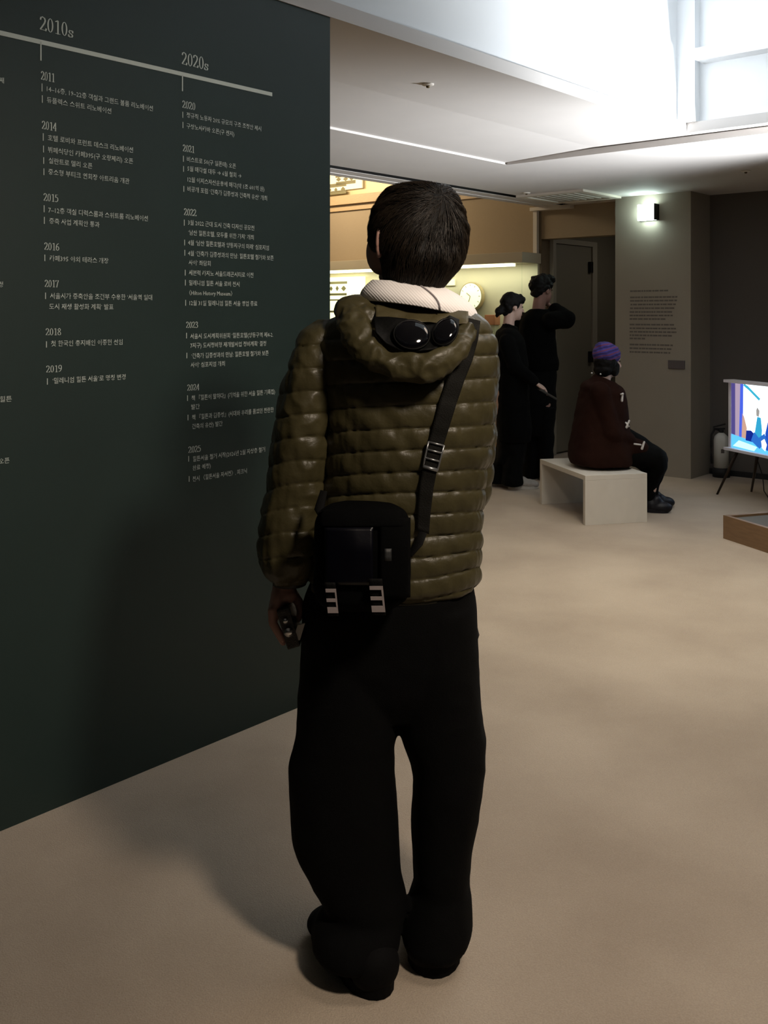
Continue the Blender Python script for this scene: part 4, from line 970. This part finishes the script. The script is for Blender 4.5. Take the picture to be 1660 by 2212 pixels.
def hand(bm, wrist, d, n, s=1.0, curl=.5):
    """wrist, pointing direction d, palm normal n"""
    d = d.normalized(); n = (n-d*n.dot(d)).normalized(); t = d.cross(n)
    ell(bm, wrist+d*.045*s, (.040*s, .048*s, .016*s), (t, d, n), 14, 10)
    for k, L_ in enumerate((.062, .074, .070, .055)):
        b0 = wrist+d*.08*s+t*(-.030+.020*k)*s; a_ = (d+n*curl*.6).normalized(); b_ = (d+n*curl*2).normalized()
        chain(bm, [b0, b0+a_*L_*.5*s, b0+a_*L_*.5*s+b_*L_*.5*s], [.0095*s, .0088*s, .0075*s])
    b0 = wrist+d*.02*s-t*.032*s; chain(bm, [b0, b0+(d*.6-t*.6).normalized()*.035*s, b0+(d*.9-t*.5).normalized()*.062*s], [.012*s, .011*s, .009*s])
def fluff(amp, sc_): return lambda p, n: amp*nz(p, sc_, 3)+amp*.5*nz(p, sc_*2.3, 7)

# woman in black with a low bun
YW = 8.35
W_ = lambda x, y, dy=0.0: PX(x, y, YW+dy)
wm = thing('person', (PX(1100, 1050, YW).x, YW, 0), 'person dressed all in black with hair in a low bun, standing by the showcase', 'person')
Fw = Vector((.93, .30, -.12)); hcw = W_(1108, 664)
bm = bmesh.new(); P, ax_ = head(bm, hcw, Fw, ZA+XA*.1, .96)
nk = W_(1098, 712); limb(bm, P(0, -.02, -.05), nk, .046, .052)
hipw = W_(1102, 880); limb(bm, nk, W_(1098, 790), .05, .10); limb(bm, W_(1098, 790), hipw, .11, .13)
s1, s2 = W_(1096, 738, -.17), W_(1112, 738, .17); limb(bm, nk, s1, .035, .035); limb(bm, nk, s2, .035, .035)
e1, w1 = W_(1112, 790, -.21), W_(1158, 828, -.22); chain(bm, [s1, e1, w1], [.034, .034, .024]); hand(bm, w1, Vector((.7, 0, -.4)), Vector((-.3, .2, -.9)), .95, .6)
e2, w2 = W_(1118, 800, .2), W_(1136, 848, .16); chain(bm, [s2, e2, w2], [.034, .034, .024]); hand(bm, w2, Vector((.1, -.1, -1)), Vector((-1, -.2, 0)), .9, .6)
aL, aR = W_(1072, 1030, .05), W_(1113, 1036, -.12)
aL.z = aR.z = .08
chain(bm, [W_(1092, 890, .09), W_(1088, 960, .08), aL], [.085, .058, .04]); chain(bm, [W_(1106, 890, -.09), W_(1110, 960, -.10), aR], [.085, .058, .04])
wb = link('body', remesh(bm, .008, 2), M_skinp, wm, True); face_parts(wm, P, ax_, .96)
M_knit = mat('black wool coat', (.0018, .0018, .0018), .95, .2, 20, .3, 200, spec=.1)
bm = bmesh.new()
loft(bm, [(712, 1084, 1118, YW, .07), (722, 1073, 1128, YW, .14), (740, 1066, 1134, YW, .20), (790, 1071, 1140, YW, .21), (840, 1074, 1142, YW, .20), (890, 1074, 1146, YW, .21), (930, 1075, 1148, YW, .22), (952, 1076, 1146, YW, .22)], 40, 40, 2.2)
chain(bm, [s1, e1, e1.lerp(w1, .85)], [.068, .062, .050]); chain(bm, [s2, e2, e2.lerp(w2, .85)], [.068, .06, .048])
tube(bm, [W_(1100, 722), W_(1102, 708), W_(1104, 702)], [.085, .072, .070], 20); ell(bm, W_(1096, 724), (.10, .20, .07))
link('coat', remesh(bm, .011, 2, fluff(.008, 9)), M_knit, wm, True)
bm = bmesh.new()
loft(bm, [(930, 1080, 1140, YW, .18), (975, 1074, 1136, YW, .17), (1000, 1072, 1134, YW, .15)], 12, 30, 2.2)
loft(bm, [(930, 1078, 1112, YW+.06, .11), (980, 1070, 1104, YW+.06, .12), (1015, 1060, 1096, YW+.05, .12), (1035, 1053, 1094, YW+.04, .12), (1041, 1051, 1096, YW+.04, .12)], 24, 26, 2.1)
loft(bm, [(930, 1092, 1138, YW-.08, .11), (980, 1092, 1134, YW-.10, .12), (1020, 1086, 1130, YW-.11, .12), (1040, 1083, 1130, YW-.12, .12), (1047, 1082, 1131, YW-.12, .12)], 24, 26, 2.1)
link('trousers', remesh(bm, .011, 2, fluff(.008, 8)), M_pants, wm, True)
M_snk = mat('grey white sneaker', (.35, .32, .29), .6, .3, 20); M_solew = mat('white sole', (.45, .42, .38), .6)
shoe((aL.x-.08, YW+.04, 0), (aL.x+.14, YW+.09, 0), .095, M_snk, wm, .05, .008, M_solew); shoe((aR.x-.06, YW-.13, 0), (aR.x+.20, YW-.09, 0), .095, M_snk, wm, .05, .008, M_solew)
bm = bmesh.new(); ell(bm, P(0, -.022, .045), (.088, .098, .088), ax_); ell(bm, P(0, .05, .075), (.070, .05, .045), ax_); ell(bm, P(0, -.055, -.01), (.072, .05, .07), ax_); ell(bm, P(0, -.125, -.045), (.038, .036, .040), ax_); ell(bm, P(0, -.105, -.02), (.03, .035, .03), ax_); ell(bm, P(.01, -.135, -.085), (.018, .016, .028), ax_)
link('hair', remesh(bm, .007, 2, fluff(.010, 22)), M_hairb, wm, True)
fo = thing('folded_leaflet', W_(1185, 858, -.26), 'dark folded leaflet in the hand of the person with the bun', 'leaflet')
bm = bmesh.new(); d_ = Vector((.78, 0, -.45)).normalized(); box(bm, W_(1183, 852, -.25), d_, YA, d_.cross(YA), .085, .05, .004); obj('cover', bm, mat('dark leaflet', (.02, .018, .014), .6), fo, bevel=.001)
bm = bmesh.new(); box(bm, W_(1184, 850, -.25), d_, YA, d_.cross(YA), .078, .046, .0045); obj('pages', bm, mat('dim pages', (.06, .055, .045), .8), fo)

# man in black with a hand at his face
YM = 8.75
G_ = lambda x, y, dy=0.0: PX(x, y, YM+dy)
mn = thing('person', (PX(1165, 1035, YM).x, YM, 0), 'taller person in black sweater, back turned, one hand raised to the face', 'person')
Fm = Vector((.80, .60, -.10)); hcm = G_(1172, 628)
bm = bmesh.new(); P, ax_ = head(bm, hcm, Fm, ZA, 1.04)
nk = G_(1163, 678); limb(bm, P(0, -.02, -.04), nk, .056, .060)
s1, s2 = G_(1128, 694, .10), G_(1190, 694, -.14); limb(bm, nk, s1, .035, .035); limb(bm, nk, s2, .035, .035); limb(bm, nk, G_(1162, 760), .07, .13); limb(bm, G_(1162, 760), G_(1162, 860), .13, .13)
e2 = G_(1224, 690, -.12); w2 = G_(1196, 664, .02); chain(bm, [s2, e2, w2], [.040, .040, .030]); hand(bm, w2, Vector((-.75, .3, .35)), Vector((-.5, -.2, -.6)), 1.0, .9)
e1, w1 = G_(1122, 775, .18), G_(1128, 850, .22); chain(bm, [s1, e1, w1], [.040, .040, .030]); hand(bm, w1, Vector((0, .1, -1)), Vector((.9, 0, 0)), 1.0, .5)
fL, fR = G_(1150, 1030, .08), G_(1180, 1030, -.06); fL.z = fR.z = .08
chain(bm, [G_(1148, 870, .06), G_(1148, 950, .06), fL], [.09, .06, .042]); chain(bm, [G_(1176, 870, -.06), G_(1178, 950, -.06), fR], [.09, .06, .042])
link('body', remesh(bm, .008, 2), M_skin, mn, True); face_parts(mn, P, ax_, 1.04)
bm = bmesh.new()
loft(bm, [(668, 1146, 1182, YM, .07), (677, 1134, 1192, YM, .10), (690, 1124, 1200, YM, .13), (720, 1122, 1200, YM, .15), (760, 1124, 1203, YM, .155), (785, 1125, 1208, YM, .155), (800, 1126, 1206, YM, .15)], 30, 40, 2.3)
chain(bm, [s2, e2, w2.lerp(e2, .15)], [.085, .082, .058]); chain(bm, [s1, e1, w1.lerp(e1, .1)], [.082, .070, .055])
link('sweater', remesh(bm, .011, 2, fluff(.008, 9)), M_knit, mn, True)
bm = bmesh.new(); loft(bm, [(785, 1130, 1203, YM, .14), (850, 1130, 1202, YM, .145), (900, 1132, 1200, YM, .14), (940, 1134, 1196, YM, .12)], 20, 34, 2.3)
loft(bm, [(880, 1130, 1166, YM+.04, .12), (960, 1130, 1164, YM+.05, .12), (1020, 1128, 1164, YM+.06, .12), (1032, 1130, 1163, YM+.06, .11)], 24, 26, 2.1); loft(bm, [(880, 1160, 1200, YM-.04, .12), (960, 1162, 1196, YM-.05, .12), (1020, 1162, 1194, YM-.06, .12), (1032, 1163, 1193, YM-.06, .11)], 24, 26, 2.1)
link('trousers', remesh(bm, .011, 2, fluff(.008, 8)), M_pants, mn, True)
shoe((fL.x-.05, YM+.02, 0), (fL.x+.12, YM+.22, 0), .105, M_shoe, mn, .05, .008); shoe((fR.x-.05, YM-.12, 0), (fR.x+.14, YM+.08, 0), .105, M_shoe, mn, .05, .008)
bm = bmesh.new(); ell(bm, P(0, -.020, .055), (.094, .112, .092), ax_); ell(bm, P(0, -.05, .02), (.088, .075, .075), ax_); ell(bm, P(0, .045, .105), (.080, .066, .042), ax_); ell(bm, P(0, -.065, -.01), (.068, .042, .055), ax_); ell(bm, P(0, .085, .098), (.06, .03, .025), ax_)
link('hair', remesh(bm, .007, 2, fluff(.016, 20)), M_hairb, mn, True)

# seated person in duffle coat and beanie
YS = 7.22
S_ = lambda x, y, dy=0.0: PX(x, y, YS+dy)
se = thing('person', (PX(1300, 1006, YS).x, YS, 0), 'person in brown duffle coat and striped purple beanie, sitting on the pale bench', 'person')
Fs = Vector((.93, .30, -.10)); hcs = S_(1314, 782)
bm = bmesh.new(); P, ax_ = head(bm, hcs, Fs, ZA, .98, False)
nk = S_(1303, 826); limb(bm, P(0, -.02, -.04), nk, .05, .055); pel = S_(1290, 972)
limb(bm, nk, S_(1288, 880), .05, .11); limb(bm, S_(1288, 880), pel, .12, .12)
s1, s2 = S_(1296, 846, -.16), S_(1308, 846, .16); limb(bm, nk, s1, .03, .03); limb(bm, nk, s2, .03, .03)
e1, w1 = S_(1322, 935, -.19), S_(1362, 952, -.10); chain(bm, [s1, e1, w1], [.034, .034, .025]); hand(bm, w1, Vector((.35, .9, -.1)), Vector((0, .2, -1)), .92, .5)
e2, w2 = S_(1330, 935, .2), S_(1366, 955, .14); chain(bm, [s2, e2, w2], [.034, .034, .025]); hand(bm, w2, Vector((.3, -.9, -.1)), Vector((0, -.2, -1)), .92, .5)
k1, k2 = S_(1420, 985, -.03), S_(1425, 985, .17); a1_, a2_ = S_(1404, 1085, .06), S_(1412, 1078, .22); a1_.z = .09; a2_.z = .09
chain(bm, [pel+YA*-.08, k1, a1_], [.08, .050, .032]); chain(bm, [pel+YA*.08, k2, a2_], [.08, .050, .032])
link('body', remesh(bm, .008, 2), M_skinp, se, True); face_parts(se, P, ax_, .98)
M_duf = mat('dark brown wool duffle', (.020, .0075, .005), .95, .25, 14, .4, 220, spec=.08)
bm = bmesh.new()
loft(bm, [(824, 1284, 1326, YS, .09), (836, 1270, 1342, YS, .15), (850, 1256, 1350, YS, .19), (880, 1246, 1354, YS, .21), (920, 1238, 1358, YS, .22), (960, 1232, 1362, YS, .24), (990, 1230, 1364, YS, .25), (1001, 1234, 1362, YS, .24)], 44, 44, 2.3)
chain(bm, [s1, e1, e1.lerp(w1, .9)], [.075, .072, .055]); chain(bm, [s2, e2, e2.lerp(w2, .9)], [.075, .07, .055])
ell(bm, S_(1276, 838), (.075, .14, .06)); ell(bm, S_(1268, 852), (.06, .11, .05)); tube(bm, [S_(1300, 832), S_(1308, 818)], [.10, .085], 20)
limb(bm, S_(1340, 962, -.08), S_(1382, 972, -.06), .095, .075); limb(bm, S_(1340, 962, .1), S_(1385, 970, .12), .095, .075)
coat = link('duffle_coat', remesh(bm, .011, 2, fluff(.009, 8)), M_duf, se, True)
bm = bmesh.new()
chain(bm, [S_(1330, 972, -.06), S_(1415, 990, -.04), S_(1418, 1005, -.02)], [.10, .085, .082]); chain(bm, [S_(1330, 972, .1), S_(1418, 990, .16), S_(1420, 1005, .17)], [.10, .085, .08])
chain(bm, [S_(1414, 1000, -.02), S_(1404, 1050, .05)], [.088, .056]); chain(bm, [S_(1418, 1000, .17), S_(1410, 1050, .2)], [.085, .055]); limb(bm, S_(1380, 985, .05), S_(1410, 1005, .07), .08, .085); limb(bm, S_(1345, 945, .0), S_(1418, 992, .0), .09, .085)
chain(bm, [S_(1404, 1040, .05), S_(1404, 1080, .06)], [.056, .046]); chain(bm, [S_(1410, 1040, .2), S_(1412, 1078, .22)], [.055, .046])
link('long_skirt', remesh(bm, .010, 3, fluff(.008, 8)), M_pants, se, True)
M_ls = mat('black leather shoe', (.006, .006, .010), .5, spec=.3)
shoe((a1_.x-.03, YS+.05, 0), (a1_.x+.13, YS+.02, 0), .095, M_ls, se, .05, .007); shoe((a2_.x-.05, YS+.20, 0), (a2_.x+.15, YS+.24, 0), .09, M_ls, se, .05, .007)
bm = bmesh.new(); ell(bm, P(0, -.02, .0), (.090, .092, .085), ax_); ell(bm, P(0, -.035, -.055), (.085, .066, .065), ax_); ell(bm, P(.055, .035, -.045), (.028, .034, .06), ax_); ell(bm, P(-.055, .035, -.045), (.028, .034, .06), ax_)
link('hair', remesh(bm, .007, 2, fluff(.008, 22)), M_hairb, se, True)
def beanie_mat():
    m = bpy.data.materials.new('striped beanie knit'); m.use_nodes = True; N, L = m.node_tree.nodes, m.node_tree.links; b = N['Principled BSDF']; b.inputs['Roughness'].default_value = .9
    tc = N.new('ShaderNodeTexCoord'); wv = N.new('ShaderNodeTexWave'); wv.bands_direction = 'Z'; wv.inputs['Scale'].default_value = 9; wv.inputs['Distortion'].default_value = 3.5; wv.inputs['Detail'].default_value = 2; wv.inputs['Detail Scale'].default_value = .8
    mp = N.new('ShaderNodeMapping'); mp.inputs['Rotation'].default_value = (0, .3, 0); L.new(tc.outputs['Object'], mp.inputs[0]); L.new(mp.outputs[0], wv.inputs[0])
    r = N.new('ShaderNodeValToRGB'); e = r.color_ramp.elements; e[0].position = 0; e[0].color = (.018, .014, .09, 1); e[1].position = 1; e[1].color = (.14, .04, .09, 1)
    for p_, c_ in ((.35, (.05, .028, .22)), (.55, (.03, .06, .26)), (.75, (.09, .03, .20))): q = e.new(p_); q.color = (*c_, 1)
    L.new(wv.outputs['Fac'], r.inputs[0]); L.new(r.outputs[0], b.inputs['Base Color']); return m
bm = bmesh.new(); ell(bm, P(0, -.018, .055), (.096, .106, .088), ax_); ell(bm, P(0, -.035, .115), (.070, .075, .035), ax_)
bean = link('beanie', remesh(bm, .006, 2, fluff(.004, 30)), beanie_mat(), se, True)
# toggles and cords on the coat
M_tog = mat('bone white toggle', (.62, .60, .58), .5)
def toggle(p, d, L_=.05):
    bm = bmesh.new(); limb(bm, p-d*L_/2, p+d*L_/2, .009, .007, 10); obj('toggle', bm, M_tog, coat, True)
for x, y, dy, d in ((1345, 858, -.17, ZA+XA*.1), (1357, 916, -.20, ZA+XA*.4), (1390, 962, -.17, ZA+XA*.35)): toggle(S_(x, y, dy), d.normalized())
for (xa, ya), (xb, yb), dy in (((1370, 959), (1386, 961), -.17), ((1352, 912), (1360, 922), -.20), ((1341, 852), (1348, 850), -.18)):
    bm = bmesh.new(); tube(bm, [S_(xa, ya, dy), S_(xb, yb, dy)], .006, 8); obj('toggle_cord', bm, M_tog, coat, True)
for x, y in ((1279, 804), (1298, 806)): bm = bmesh.new(); ell(bm, S_(x, y+2, -.12), (.006, .006, .006)); obj('stud', bm, M_tog, coat, True)
